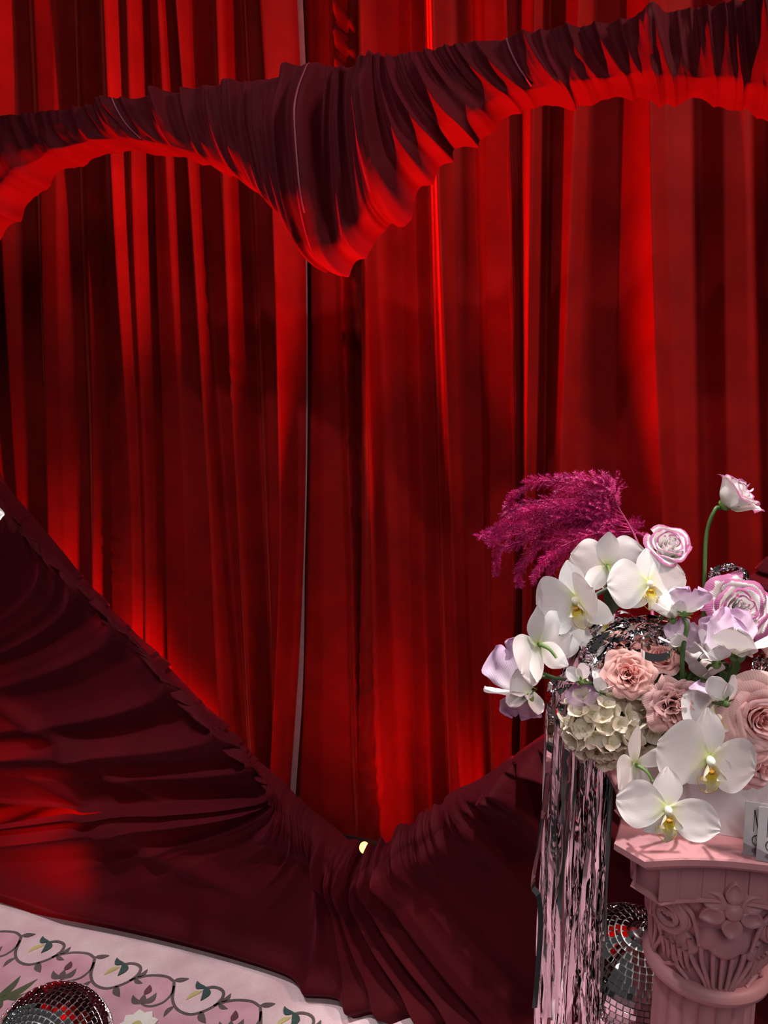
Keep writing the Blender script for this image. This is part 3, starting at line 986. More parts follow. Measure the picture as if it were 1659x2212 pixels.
zb = z_mo - 0.004
loft('bell', [(z_ring - 0.004, circ(RS + 0.001)), (z_ring + 0.03, circ(RS - 0.001)), (z_ring + 0.07, circ(RS + 0.002)), (zb - 0.03, circ(RS + 0.018)), (zb, circ(RS + 0.030))], smooth=True)
a_ = np.linspace(0, 2 * math.pi, 64, endpoint=False)
tor = np.array([[((RS + 0.003 + 0.012 * math.cos(b)) * math.cos(a), (RS + 0.003 + 0.012 * math.cos(b)) * math.sin(a), z_ring + 0.013 * math.sin(b)) for a in a_] for b in np.linspace(0, 2 * math.pi, 13)])
mesh('astragal', tor.reshape(-1, 3), gridf(13, 64, True), M_PINK, column)
nfl = 20
loft('shaft', [(0.085, circ(RS - 0.001, 400, nfl, 0.007)), (z_ring - 0.02, circ(RS - 0.004, 400, nfl, 0.007)), (z_ring - 0.008, circ(RS - 0.004, 400))], smooth=False)
loft('base_torus', [(0.05, circ(RS + 0.012)), (0.056, circ(RS + 0.024)), (0.068, circ(RS + 0.028)), (0.080, circ(RS + 0.022)), (0.088, circ(RS + 0.004))], smooth=True)
loft('plinth', [(0.0, abacus_outline(HW - 0.01, 0, 0.004, 3)), (0.05, abacus_outline(HW - 0.01, 0, 0.004, 3))])


def wrap(pts, rad):
    """(along the face, height, proud) -> wrapped on the bell"""
    pts = np.asarray(pts, float)
    a = pts[:, 0] / rad
    r = rad + pts[:, 2]
    return np.stack([r * np.sin(a), -r * np.cos(a), pts[:, 1]], 1)


def blob(pts_outline, center, h, rad, prof=(0.0, 0.55, 0.85, 1.0), hz=(0.0, 0.75, 0.95, 1.0)):
    """raised leaf or petal from an outline (x, z): steps from the rim to a crest line"""
    ol = np.asarray(pts_outline, float)
    c = np.asarray(center, float)
    rings = []
    for p, hh in zip(prof, hz):
        xy = ol + (c - ol) * p * 0.92
        rings.append(np.column_stack([xy, np.full(len(xy), -0.003 + (h + 0.003) * hh)]))
    V = np.vstack(rings)
    n = len(ol)
    f = gridf(len(rings), n, True).tolist()
    f.append(list(range((len(rings) - 1) * n, len(rings) * n)))
    return V, f


def leaf_outline(L, wd, rot, cx, cz, tip=0.8, n=18):
    t = np.linspace(0, 1, n)
    wv = wd * np.sin(np.pi * t ** tip) ** 0.75
    x = np.concatenate([wv, -wv[-2:0:-1]])
    y = np.concatenate([t * L, (t * L)[-2:0:-1]])
    c, s = math.cos(rot), math.sin(rot)
    return np.stack([cx + c * x - s * y, cz + s * x + c * y], 1)


z_ros = zc(1973, -0.012)
for face in range(4):
    ang = face * math.pi / 2
    RB = RS + 0.018
    RF = 0.106

    def cpart(name, vf, smooth=True, parent=column):
        v, f = vf
        c, s = math.cos(ang), math.sin(ang)
        v = np.asarray(v)
        v = np.stack([c * v[:, 0] - s * v[:, 1], s * v[:, 0] + c * v[:, 1], v[:, 2]], 1)
        return mesh(name, v, f, M_PINK, parent, smooth)
    # rosette
    zr = z_ros
    for (deg, L, wd) in ((0, .037, .0125), (66, .040, .0145), (114, .038, .0135), (180, .036, .014), (246, .038, .0135), (294, .040, .0145)):
        r = math.radians(deg)
        ol = leaf_outline(L, wd, r, -math.sin(r) * 0.007, zr + math.cos(r) * 0.007, 0.85)
        cen = np.array([-math.sin(r) * (0.012 + L * 0.5), zr + math.cos(r) * (0.012 + L * 0.5)])
        v, f = blob(ol, cen, 0.008, RF, (0, .10, .22, .45, 1.0), (0, .85, 1.0, .70, .45))
        v[:, 2] = np.where(v[:, 2] < 0, -0.012, v[:, 2])
        cpart('rosette_petal', (wrap(v, RF), f))
    an = np.linspace(0, 2 * math.pi, 24, endpoint=False)
    v, f = blob(np.stack([0.0125 * np.cos(an), zr + 0.0125 * np.sin(an)], 1), (0, zr), 0.014, RF, (0, .2, .5, 1.0), (0.4, .8, .95, 1.0))
    cpart('rosette_eye', (wrap(v, RF), f))
    # corner scrolls
    for sx in (-1, 1):
        th_ = np.linspace(0, 2.15 * 2 * math.pi, 110)
        rr = 0.025 * (1 - th_ / th_[-1] * 0.80)
        cxv, czv = sx * 0.075, zc(2004, -0.040)
        px = cxv - sx * rr * np.sin(th_ + 0.2)
        pz = czv + rr * np.cos(th_ + 0.2)
        pr = 0.009 + 0.006 * (th_ / th_[-1])
        wv = 0.0060 * (1 - 0.45 * th_ / th_[-1])
        P = wrap(np.column_stack([px, pz, pr]), RB)
        cpart('scroll', tube(P, wv, 10))
        an = np.linspace(0, 2 * math.pi, 28, endpoint=False)
        v, f = blob(np.stack([cxv + 0.028 * np.cos(an), czv + 0.028 * np.sin(an)], 1), (cxv, czv), 0.010, RB, (0, .1, .3, 1), (0, .8, 1, 1))
        cpart('scroll_boss', (wrap(v, RB), f))
        # arm of the scroll that runs under the moulding, and the leaf below it
        P = wrap(np.array([(sx * 0.070, czv + 0.026, 0.008), (sx * 0.055, czv + 0.024, 0.008), (sx * 0.044, czv + 0.014, 0.007), (sx * 0.038, czv - 0.008, 0.004), (sx * 0.034, czv - 0.030, 0.002)]), RB)
        cpart('scroll_arm', tube(smooth_path(P, 24), np.linspace(0.0045, 0.0025, 24), 8))
        v, f = blob(leaf_outline(0.045, 0.018, math.pi + sx * 0.2, cxv - sx * 0.006, czv - 0.020, 1.3), (cxv - sx * 0.002, czv - 0.04), 0.013, RS, (0, .15, .4, 1), (0, .8, 1, .8))
        cpart('curled_leaf', (wrap(v, RS), f))
        for q_ in range(3):
            x0 = cxv - sx * (0.016 - 0.008 * q_)
            P = wrap(np.array([(x0, czv - 0.05, 0.012), (x0 + sx * 0.001, czv - 0.075, 0.006), (x0 + sx * 0.004, z_ring + 0.028, 0.002)]), RS)
            cpart('leaf_rib', tube(smooth_path(P, 12), np.linspace(0.0045, 0.002, 12), 6))
    # tulip below the rosette, with ribs fanning down to the ring
    zt_ = zc(2060, -0.030)
    v, f = blob(np.array([0.85, 1.0]) * np.array([(-.040, zt_ + .022), (-.030, zt_ + .030), (.0, zt_ + .034), (.030, zt_ + .030), (.040, zt_ + .022), (.042, zt_ + .004), (.034, zt_ - .010), (.024, zt_ - .010), (.015, zt_ - .018), (0, zt_ - .021), (-.015, zt_ - .016), (-.024, zt_ - .008), (-.034, zt_ - .010), (-.042, zt_ + .004)]), (0, zt_ + 0.008), 0.016, RS, (0, .12, .35, 1), (0, .85, 1, .9))
    cpart('tulip', (wrap(v, RS), f))
    for x1, x0 in ((-.040, -.016), (-.026, -.012), (-.012, -.007), (0, 0), (.012, .007), (.026, .012), (.040, .016)):
        P = wrap(np.array([(x1, zt_ + 0.0, 0.010), (x1 * .92, zt_ - .030, 0.007), (x0 * 1.3, zt_ - .060, 0.005), (x0, z_ring + .010, 0.003)]), RS)
        cpart('tulip_rib', tube(smooth_path(P, 16), np.linspace(0.0042, 0.0026, 16), 6))
    for sx in (-1, 1):
        P = wrap(np.array([(sx * .052, zt_ + .012, .010), (sx * .060, zt_ - .012, .007), (sx * .052, zt_ - .034, .004), (sx * .058, zt_ - .055, .003), (sx * .040, z_ring + .012, .002)]), RS)
        cpart('vine_scroll', tube(smooth_path(P, 26), np.linspace(0.0065, 0.003, 26), 6))

# ------------------------------------------------------------------ white box and cards on the column
bl = at_floor(1388, 1779, z_top)
b_loc = np.array([bl[0], bl[1], z_top])
wbx = empty('flower_box', b_loc)
wbx.rotation_euler = (0, 0, -math.radians(16))
tag(wbx, 'plain white flower box on the pink column top under the blooms', 'box')
bw, bd, bh = 0.205, 0.110, 0.095
tk = 0.003
for nm, c_, s_ in (('front_panel', (bw / 2, tk / 2, bh / 2), (bw / 2, tk / 2, bh / 2)), ('back_panel', (bw / 2, bd - tk / 2, bh / 2), (bw / 2, tk / 2, bh / 2)),
                   ('side_panel', (tk / 2, bd / 2, bh / 2), (tk / 2, bd / 2 - tk, bh / 2)), ('side_panel', (bw - tk / 2, bd / 2, bh / 2), (tk / 2, bd / 2 - tk, bh / 2)), ('bottom_panel', (bw / 2, bd / 2, tk / 2 + 0.0005), (bw / 2 - tk, bd / 2 - tk, tk / 2)),
                   ('foam_block', (bw / 2, bd / 2, bh / 2), (bw / 2 - tk - 0.001, bd / 2 - tk - 0.001, bh / 2 - tk - 0.002))):
    o = mesh(nm, *box_vf(*c_, *s_), plain('floral_foam', (0.05, 0.09, 0.04), 0.9) if nm == 'foam_block' else M_BOX, wbx, smooth=False)
    if nm != 'foam_block':
        bevel(o, 0.0008)


def text_mesh(body, size):
    cu = bpy.data.curves.new('lettering', 'FONT')
    cu.body = body
    cu.size = size
    cu.extrude = 0.0
    o = bpy.data.objects.new('lettering', cu)
    COL.objects.link(o)
    dg = bpy.context.evaluated_depsgraph_get()
    dg.update()
    me = bpy.data.meshes.new_from_object(o.evaluated_get(dg))
    bpy.data.objects.remove(o)
    v = np.array([x.co[:] for x in me.vertices])
    f = [list(p.vertices) for p in me.polygons]
    return v, f


def card(px, py, ph, label):
    base = at_floor(px, py, z_top + 0.0008)
    H = 0.070
    Wd = 0.042
    c = empty('small_card', base)
    c.rotation_euler = (math.radians(-7), 0, -math.radians(15))
    tag(c, label, 'card', 'small printed cards on the column')
    bevel(mesh('stock', *box_vf(Wd / 2, 0.0006, H / 2, Wd / 2, 0.0006, H / 2), M_CARD, c, smooth=False), 0.0003, 1)

    def flat(name, xz, faces, mat, lift=0.00012):
        xz = np.asarray(xz)
        mesh(name, np.column_stack([xz[:, 0], np.full(len(xz), -lift), xz[:, 1]]), faces, mat, c, smooth=False)
    # N and I: tall condensed capitals with thick and thin strokes
    zt, zb_ = H * 0.865, H * 0.455

    def bar(name, x0, x1, a, b):
        flat(name, [(x0, a), (x1, a), (x1, b), (x0, b)], [[0, 1, 2, 3]], M_INK)
    xn = Wd * 0.26
    flat('letter_n', [(xn, zb_), (xn + .0008, zb_), (xn + .0008, zt - .004), (xn, zt),
                      (xn + .0014, zt), (xn + .0068, zb_), (xn + .0052, zb_),
                      (xn + .0060, zb_ + .001), (xn + .0068, zb_), (xn + .0068, zt), (xn + .0060, zt)],
         [[0, 1, 2, 3], [3, 4, 5, 6], [7, 8, 9, 10]], M_INK)
    bar('letter_i', xn + .0086, xn + .0106, zb_, zt)
    # handwritten O: two offset loops with a tail
    t = np.linspace(0, 4.1 * math.pi, 90)
    r1 = 1 - 0.10 * t / t[-1]
    ox, oz = xn + .0040 + .0050 * r1 * np.cos(t + 1.9) + 0.0006 * t / t[-1], H * 0.30 + .0066 * r1 * np.sin(t + 1.9) + 0.0012 * np.sin(t * 0.5)
    tail = smooth_path([(ox[-1], oz[-1]), (ox[-1] + .003, oz[-1] - .0045), (ox[-1] + .0075, oz[-1] - .003)], 14)
    xz = np.vstack([np.column_stack([ox, oz]), tail[1:]])
    T = np.gradient(xz, axis=0)
    T /= np.linalg.norm(T, axis=1)[:, None] + 1e-9
    nn = np.column_stack([-T[:, 1], T[:, 0]]) * 0.00030
    flat('script_o', np.vstack([xz + nn, xz - nn]), [[i, i + 1, len(xz) + i + 1, len(xz) + i] for i in range(len(xz) - 1)], M_INK, 0.00025)
    # grey wave and the dark pebble at the foot
    xs = np.linspace(0.0002, Wd - 0.0002, 24)
    top = H * 0.20 - 0.0030 * np.sin((xs / Wd - 0.15) * 5.2) - 0.05 * xs
    flat('grey_wave', np.vstack([np.column_stack([xs, np.full(24, 0.0004)]), np.column_stack([xs, top])]), [[i, i + 1, 25 + i, 24 + i] for i in range(23)], M_INKG)
    an = np.linspace(0, 2 * math.pi, 28, endpoint=False)
    flat('pebble', np.column_stack([Wd * .42 + .0075 * np.cos(an), .0075 + .0045 * np.sin(an) * (1 + .2 * np.cos(an))]), [list(range(28))], M_INKD, 0.0003)


card(1604, 1846, 105, 'small grey card lettered NI leaning behind the other, left one')
card(1633, 1859, 105, 'small grey card lettered NI standing in front at the picture edge')


# ------------------------------------------------------------------ mirror balls
def ring_tube(R, r, n=20, k=6):
    a = np.linspace(0, 2 * math.pi, n, endpoint=False)
    b = np.linspace(0, 2 * math.pi, k, endpoint=False)
    V = np.array([[((R + r * math.cos(y)) * math.cos(x), r * math.sin(y), R + (R + r * math.cos(y)) * math.sin(x)) for y in b] for x in a])
    f = []
    for i in range(n):
        for j in range(k):
            f.append([i * k + j, i * k + (j + 1) % k, ((i + 1) % n) * k + (j + 1) % k, ((i + 1) % n) * k + j])
    return V.reshape(-1, 3), f


def mirror_ball(center, R, tile, axis, label, limit=300, hook=True, gap=0.86):
    root = empty('mirror_ball', center)
    rot = Vector(axis).to_track_quat('Z', 'Y').to_matrix().to_4x4()
    root.matrix_world = Matrix.Translation(Vector(center)) @ rot
    tag(root, label, 'disco ball', 'mirror balls on the floor')
    nl, nm = 22, 40
    V = np.array([[(0.975 * R * math.sin(t) * math.cos(p), 0.975 * R * math.sin(t) * math.sin(p), 0.975 * R * math.cos(t)) for p in np.linspace(0, 2 * math.pi, nm, endpoint=False)] for t in np.linspace(0.001, math.pi - 0.001, nl)])
    mesh('core', V.reshape(-1, 3), gridf(nl, nm, True, True), M_GROUT, root)
    v, f = box_vf(0, 0, 0, gap * tile / 2, gap * tile / 2, 0.0011)
    v[4:, 0:2] *= 0.94
    tm = bpy.data.meshes.new('tile')
    tm.from_pydata(v.tolist(), [], f)
    tm.materials.append(M_MIRROR)
    rows = int(round(math.pi * R / tile))
    mats = []
    rm = np.array(root.matrix_world)
    rr = random.Random(int(R * 1e5))
    for i in range(rows):
        t = (i + 0.5) * math.pi / rows
        if hook and t < 0.20:
            continue
        n = max(3, int(round(2 * math.pi * R * math.sin(t) / tile)))
        for j in range(n):
            p = 2 * math.pi * (j + 0.5 * (i % 2)) / n
            nrm = Vector((math.sin(t) * math.cos(p), math.sin(t) * math.sin(p), math.cos(t)))
            ex = Vector((-math.sin(p), math.cos(p), 0))
            ey = nrm.cross(ex)
            n2 = (nrm + ex * rr.gauss(0, 0.018) + ey * rr.gauss(0, 0.018)).normalized()
            ex = (ex - n2 * ex.dot(n2)).normalized()
            ey = n2.cross(ex)
            m = Matrix((ex, ey, n2)).transposed().to_4x4()
            m.translation = nrm * (R - 0.0012)
            wn = Vector(root.matrix_world.to_3x3() @ nrm)
            wp = root.matrix_world @ (nrm * R)
            u_, v_ = proj(np.array(wp))
            facing = wn.dot((Vector(CAMP) - wp).normalized())
            vis = facing > 0.02 and -10 < u_ < 1430 and v_ < 2225
            mats.append((facing if vis else facing - 3, m))
    mats.sort(key=lambda x: -x[0])
    for k, (fa, m) in enumerate(mats[:limit]):
        if fa < -1:
            break
        o = bpy.data.objects.new('tile', tm)
        o.matrix_basis = m
        link(o, root)
    else:
        k = min(limit, len(mats))
    rest = mats[k:]
    if rest:
        vs, fs = [], []
        for _, m in rest:
            b0 = len(vs)
            vs += [tuple(m @ Vector(x)) for x in v]
            fs += [[b0 + i for i in q_] for q_ in f]
        tag(mesh('tile_coat', vs, fs, M_MIRROR, root, smooth=False), None, None, kind='stuff')
    if hook:
        prof = [(0.026, -0.004), (0.025, 0.000), (0.016, 0.004), (0.008, 0.006), (0.006, 0.010), (0.001, 0.0105)]
        an = np.linspace(0, 2 * math.pi, 20, endpoint=False)
        sc = R / 0.117
        Vc = np.array([[(r * sc * math.cos(a), r * sc * math.sin(a), R + z * sc) for a in an] for r, z in prof])
        mesh('cap', Vc.reshape(-1, 3), gridf(len(prof), 20, True), M_CHROME, root)
        v2, f2 = ring_tube(0.0105 * sc, 0.0016 * sc)
        h = mesh('hanging_ring', v2, f2, M_CHROME, root)
        h.location = (0, 0, R + 0.009 * sc)
        h.rotation_euler = (0, 0, 0.6)
    return root


cB = at_depth(1362, 2096, 1.475)
mirror_ball(cB, 0.117, 0.0118, (0.02, -0.33, 1.0), 'large mirror ball with hanging ring behind the tinsel and column')
zb2 = (cB[2] - 0.117 - 0.012) / 4
mirror_ball((cB[0], cB[1], 3 * zb2 + 0.011), zb2, 0.012, (0, 0, 1), 'upper small mirror ball supporting the large one behind the column', 60, False)
mirror_ball((cB[0], cB[1], zb2 + 0.0095), zb2, 0.012, (0, 0, 1), 'lowest small mirror ball on the floor behind the column', 60, False)
# the one on the rug: sits on the floor with its crown turned to the viewer
lo_, hi_ = 0.8, 2.5
for _ in range(40):
    md = (lo_ + hi_) / 2
    c_ = at_depth(110, 2271, md)
    if c_[2] - 0.0095 > 131 / FPX * md:
        lo_ = md
    else:
        hi_ = md
mirror_ball(at_depth(110, 2271, md), 131 / FPX * md, 0.0122, cam_dir(-0.12, 0.30, 0.9), 'mirror ball lying on the pink rug in the lower left corner', 300, False)


# ------------------------------------------------------------------ flowers: building blocks
def petal(L, hw, kind='phal', cup=0.2, bend=0.1, ruf=0.0, nr=14, nc=11, notch=0.0, fold=0.0, rf=5, seed=0):
    t = np.linspace(0, 1, nr)[:, None]
    s = np.linspace(-1, 1, nc)[None]
    if kind == 'phal':
        wv = np.sin(np.pi * np.clip(t, 0.02, 0.985) ** 1.15) ** 0.62
    elif kind == 'sepal':
        wv = np.sin(np.pi * np.clip(t, 0.02, 0.985) ** 0.95) ** 0.75
    elif kind == 'fan':
        wv = (0.05 + 0.95 * t ** 0.55) * np.sqrt(np.clip(1 - t ** 5, 0.05, 1))
    elif kind == 'strap':
        wv = (0.35 + 0.65 * t) * np.sqrt(np.clip(1 - t ** 6, 0.02, 1))
    else:
        wv = np.sqrt(np.clip(1 - (2 * t - 1) ** 2, 0.01, 1))
    x = hw * wv * s
    y = L * t * (1 - notch * np.exp(-(s / 0.25) ** 2) * t ** 3) * np.ones_like(s)
    z = cup * (x / hw) ** 2 * hw * t + bend * L * t ** 2 + fold * np.abs(x)
    rng = np.random.default_rng(seed)
    p1, p2 = rng.uniform(0, 6.28, 2)
    e = (np.abs(s) ** 2) * 0.6 + t ** 3 * 0.7
    z = z + ruf * L * e * (np.sin(rf * (s + t * 0.8) * 1.7 + p1) + 0.5 * np.sin(rf * 2.3 * (s - t) + p2))
    x = x + 0.4 * ruf * L * e * np.cos(rf * 1.3 * t * 3 + p2)
    uv = np.stack([np.broadcast_to((s + 1) / 2, x.shape), np.broadcast_to(np.maximum(t * np.ones_like(s), (np.abs(s) ** 3) * t ** 0.5 * 0.92), x.shape)], -1)
    return np.stack([x, y, z], -1).reshape(-1, 3), gridf(nr, nc), uv.reshape(-1, 2)


def xf(v, rz=0.0, tilt=0.0, yaw=0.0, off=(0, 0, 0)):
    """tilt about X (towards +Z), yaw about Y, then turn about Z"""
    m = Matrix.Translation(Vector(off)) @ Matrix.Rotation(rz, 4, 'Z') @ Matrix.Rotation(tilt, 4, 'X') @ Matrix.Rotation(yaw, 4, 'Y')
    M = np.array(m)
    return v @ M[:3, :3].T + M[:3, 3]


def ellipsoid(c, r, n=12, k=10):
    V = np.array([[(c[0] + r[0] * math.sin(t) * math.cos(p), c[1] + r[1] * math.sin(t) * math.sin(p), c[2] + r[2] * math.cos(t)) for p in np.linspace(0, 2 * math.pi, n, endpoint=False)] for t in np.linspace(0.01, math.pi - 0.01, k)])
    return V.reshape(-1, 3), gridf(k, n, True, True)


D = math.radians


def orchid_parts(parent, S, seed=0, fold=0.0, sep=0.85, dors=0.88, lipdown=0.0, petal_tilt=0.0, pl=None, pr=None):
    """parts of one moth orchid under parent, looking along +Z, S = petal length"""
    r = random.Random(seed)
    for (sx, kw) in ((1, pr or {}), (-1, pl or {})):
        v, f, uv = petal(S * kw.get('L', 1.0), S * kw.get('hw', 0.50), 'phal', kw.get('cup', 0.20), kw.get('bend', 0.05), 0.016, 16, 13, seed=seed * 9 + sx)
        mesh('petal', xf(v, D(sx * -1 * kw.get('ang', 80)), D(kw.get('tilt', petal_tilt)), 0, (0, 0.02 * S, 0.03 * S)), f, M_ORCH, parent, uv=uv)
    v, f, uv = petal(S * dors, S * 0.30, 'sepal', 0.25, -0.04, 0.012, 14, 9, seed=seed * 9 + 3)
    mesh('sepal', xf(v, D(r.uniform(-4, 4)), D(fold), 0, (0, 0.02 * S, -0.01 * S)), f, M_ORCH, parent, uv=uv)
    for sx in (-1, 1):
        v, f, uv = petal(S * sep, S * 0.28, 'sepal', 0.25, -0.06, 0.012, 14, 9, seed=seed * 9 + 5 + sx)
        mesh('sepal', xf(v, D(sx * -1 * 138), D(fold - 4), 0, (0, -0.02 * S, -0.02 * S)), f, M_ORCH, parent, uv=uv)
    mesh('column', *ellipsoid((0, 0.0, 0.12 * S), (0.075 * S, 0.10 * S, 0.13 * S)), M_COLM, parent)
    # lip: two raised side lobes, a pointed middle lobe, callus and two tendrils
    for sx in (-1, 1):
        v, f, uv = petal(S * 0.36, S * 0.13, 'sepal', 1.2, 0.25, 0.0, 9, 7)
        mesh('lip_lobe', xf(v, D(sx * -118), D(38), D(sx * 35), (sx * 0.03 * S, -0.10 * S, 0.06 * S)), f, M_LIPY, parent, uv=uv)
    tt = np.linspace(0, 1, 14)[:, None]
    ss = np.linspace(-1, 1, 9)[None]
    wl = S * np.interp(tt, [0, 0.15, 0.35, 0.5, 0.8, 0.93, 1.0], [0.06, 0.10, 0.21, 0.11, 0.075, 0.06, 0.01])
    X = wl * ss
    Y = -S * 0.52 * tt * np.ones_like(ss)
    Z = S * (0.10 + 0.16 * np.sin(tt * 2.2) - 0.22 * tt ** 2) - 0.5 * np.abs(X) * (1 - tt)
    uv = np.stack([np.broadcast_to((ss + 1) / 2, X.shape), np.broadcast_to(tt, X.shape)], -1).reshape(-1, 2)
    v = xf(np.stack([X, Y, Z], -1).reshape(-1, 3), 0, D(-lipdown), 0, (0, -0.12 * S, 0.06 * S))
    mesh('lip', v, gridf(14, 9, flip=True), M_LIP, parent, uv=uv)
    mesh('callus', *ellipsoid((0, -0.17 * S, 0.19 * S), (0.07 * S, 0.045 * S, 0.05 * S)), M_CALL, parent)
    tipv = v.reshape(14, 9, 3)[-1, 4]
    for sx in (-1, 1):
        P = smooth_path([tipv, tipv + np.array([sx * .06, .03, .03]) * S, tipv + np.array([sx * .16, .12, .05]) * S, tipv + np.array([sx * .20, .26, .03]) * S, tipv + np.array([sx * .17, .33, 0]) * S], 16)
        mesh('tendril', *tube(P, np.linspace(0.011, 0.004, 16) * S, 5), M_LIPY, parent)


def place(name, px, py, dep, face, up, label=None, category=None, group=None, parent=None):
    loc = at_depth(px, py, dep)
    M = axes_matrix(loc, cam_dir(*face), cam_dir(*up))
    if parent is None:
        o = empty(name, loc)
        o.matrix_world = M
        tag(o, label, category, group)
        return o
    o = empty(name, (0, 0, 0), parent)
    P = parent.matrix_world if parent.parent is None else None
    o.matrix_basis = Matrix.Translation(-parent.location) @ M
    return o


def px2m(px, dep):
    return px * dep / FPX


def stem_px(name, pts, rad, mat, parent, n=30, k=7):
    P = np.array([at_depth(*p) for p in pts]) - np.array(parent.location)
    return mesh(name, *tube(smooth_path(P, n), rad, k), mat, parent)


# ------------------------------------------------------------------ orchids
def orchid(parent, px, py, dep, size, face, up, seed, **kw):
    """one bloom of a spray; the part is the bloom's pedicel and its petals are the pieces under it"""
    S = px2m(size, dep)
    loc = at_depth(px, py, dep)
    M = Matrix.Translation(-Vector(parent.location)) @ axes_matrix(loc, cam_dir(*face), cam_dir(*up))
    P = smooth_path([(0, 0, 0), (0, -0.02 * S, -0.15 * S), (0, -0.10 * S, -0.32 * S), (0, -0.26 * S, -0.45 * S)], 12)
    o = mesh('bloom', *tube(P, np.linspace(0.05, 0.03, 12) * S, 7), M_CALYX, parent)
    o.matrix_basis = M
    orchid_parts(o, S, seed, **kw)
    return o


spray = empty('orchid_spray', at_depth(1470, 1330, 1.12))
tag(spray, 'white moth orchid spray arching to the left above the tinsel', 'orchid')
stem_px('stem', [(1480, 1420, 1.13), (1470, 1300, 1.12), (1425, 1262, 1.11), (1350, 1262, 1.10), (1290, 1283, 1.09), (1240, 1322, 1.09), (1205, 1372, 1.09), (1175, 1405, 1.085)], np.linspace(0.0042, 0.0026, 30), M_DSTEM, spray)
orchid(spray, 1312, 1222, 1.115, 84, (0.10, 0.05, -1.0), (0.05, 1, 0.05), 1, fold=-8, petal_tilt=-10, pl=dict(ang=68, hw=.60, tilt=-8), pr=dict(ang=78, hw=.55, tilt=-12))
orchid(spray, 1248, 1296, 1.070, 100, (-0.58, -0.05, 0.80), (-0.42, 1, 0.1), 2, fold=-8, pl=dict(ang=92, hw=.66, tilt=-10, L=1.02), pr=dict(ang=78, hw=.52, tilt=42, L=1.05))
orchid(spray, 1400, 1262, 1.060, 88, (0.03, 0.14, 1.0), (0.02, 1, -0.12), 3, sep=0.75, fold=-4, pl=dict(ang=92, hw=.62, cup=-.1, tilt=-8), pr=dict(ang=78, hw=.60, cup=-.1, tilt=-10))
orchid(spray, 1225, 1345, 1.115, 80, (-0.10, -0.1, -1.0), (0.75, -0.66, 0.0), 5, pl=dict(ang=70, hw=.52, tilt=-10), pr=dict(ang=85, hw=.55, tilt=-10))
orchid(spray, 1162, 1392, 1.070, 100, (-0.60, -0.05, -0.75), (-0.18, 1, 0.1), 4, fold=-10, pl=dict(ang=88, hw=.56, tilt=-16), pr=dict(ang=112, hw=.62, tilt=-18))
v, f, uv = petal(0.062, 0.019, 'sepal', 0.5, 0.15, 0, 12, 7)
lf = mesh('leaf', v, f, M_LEAF, spray)
lf.matrix_basis = Matrix.Translation(-spray.location) @ axes_matrix(at_depth(1322, 1325, 1.12), cam_dir(0.3, 0.1, 1), cam_dir(0.12, 1, 0))

spray2 = empty('orchid_spray', at_depth(1500, 1600, 1.03))
tag(spray2, 'white moth orchid spray hanging low over the white box front', 'orchid')
stem_px('stem', [(1500, 1480, 1.06), (1478, 1560, 1.04), (1455, 1640, 1.02), (1415, 1648, 1.005), (1378, 1640, 0.995)], np.linspace(0.0035, 0.0024, 30), M_DSTEM, spray2)
stem_px('stem', [(1455, 1640, 1.02), (1452, 1690, 1.0), (1442, 1722, 0.99)], np.linspace(0.0028, 0.0022, 30), M_DSTEM, spray2)
orchid(spray2, 1530, 1640, 0.965, 116, (-0.02, -0.05, 1.0), (0.02, 1, 0.1), 6, sep=0.62, dors=0.94, lipdown=-6, pl=dict(ang=78, hw=.66, tilt=-2), pr=dict(ang=104, hw=.54, tilt=-10, L=.95))
orchid(spray2, 1440, 1748, 0.940, 108, (-0.05, 0.10, 1.0), (0.05, 1, -0.05), 7, sep=0.62, dors=0.80, lipdown=-8, pl=dict(ang=84, hw=.48, tilt=-6), pr=dict(ang=108, hw=.42, tilt=-4, L=1.1))
orchid(spray2, 1372, 1652, 0.985, 92, (-0.66, 0.05, -0.70), (-0.10, 1, -0.05), 8, sep=0.75, dors=0.95, pl=dict(ang=70, hw=.25, tilt=-45), pr=dict(ang=112, hw=.62, tilt=-12))
orchid(spray2, 1545, 1550, 1.010, 84, (0.2, 0.2, 1.0), (0.35, 1, 0), 9, sep=0.6, pl=dict(ang=78, hw=.62, tilt=-8), pr=dict(ang=85, hw=.55, tilt=-10))


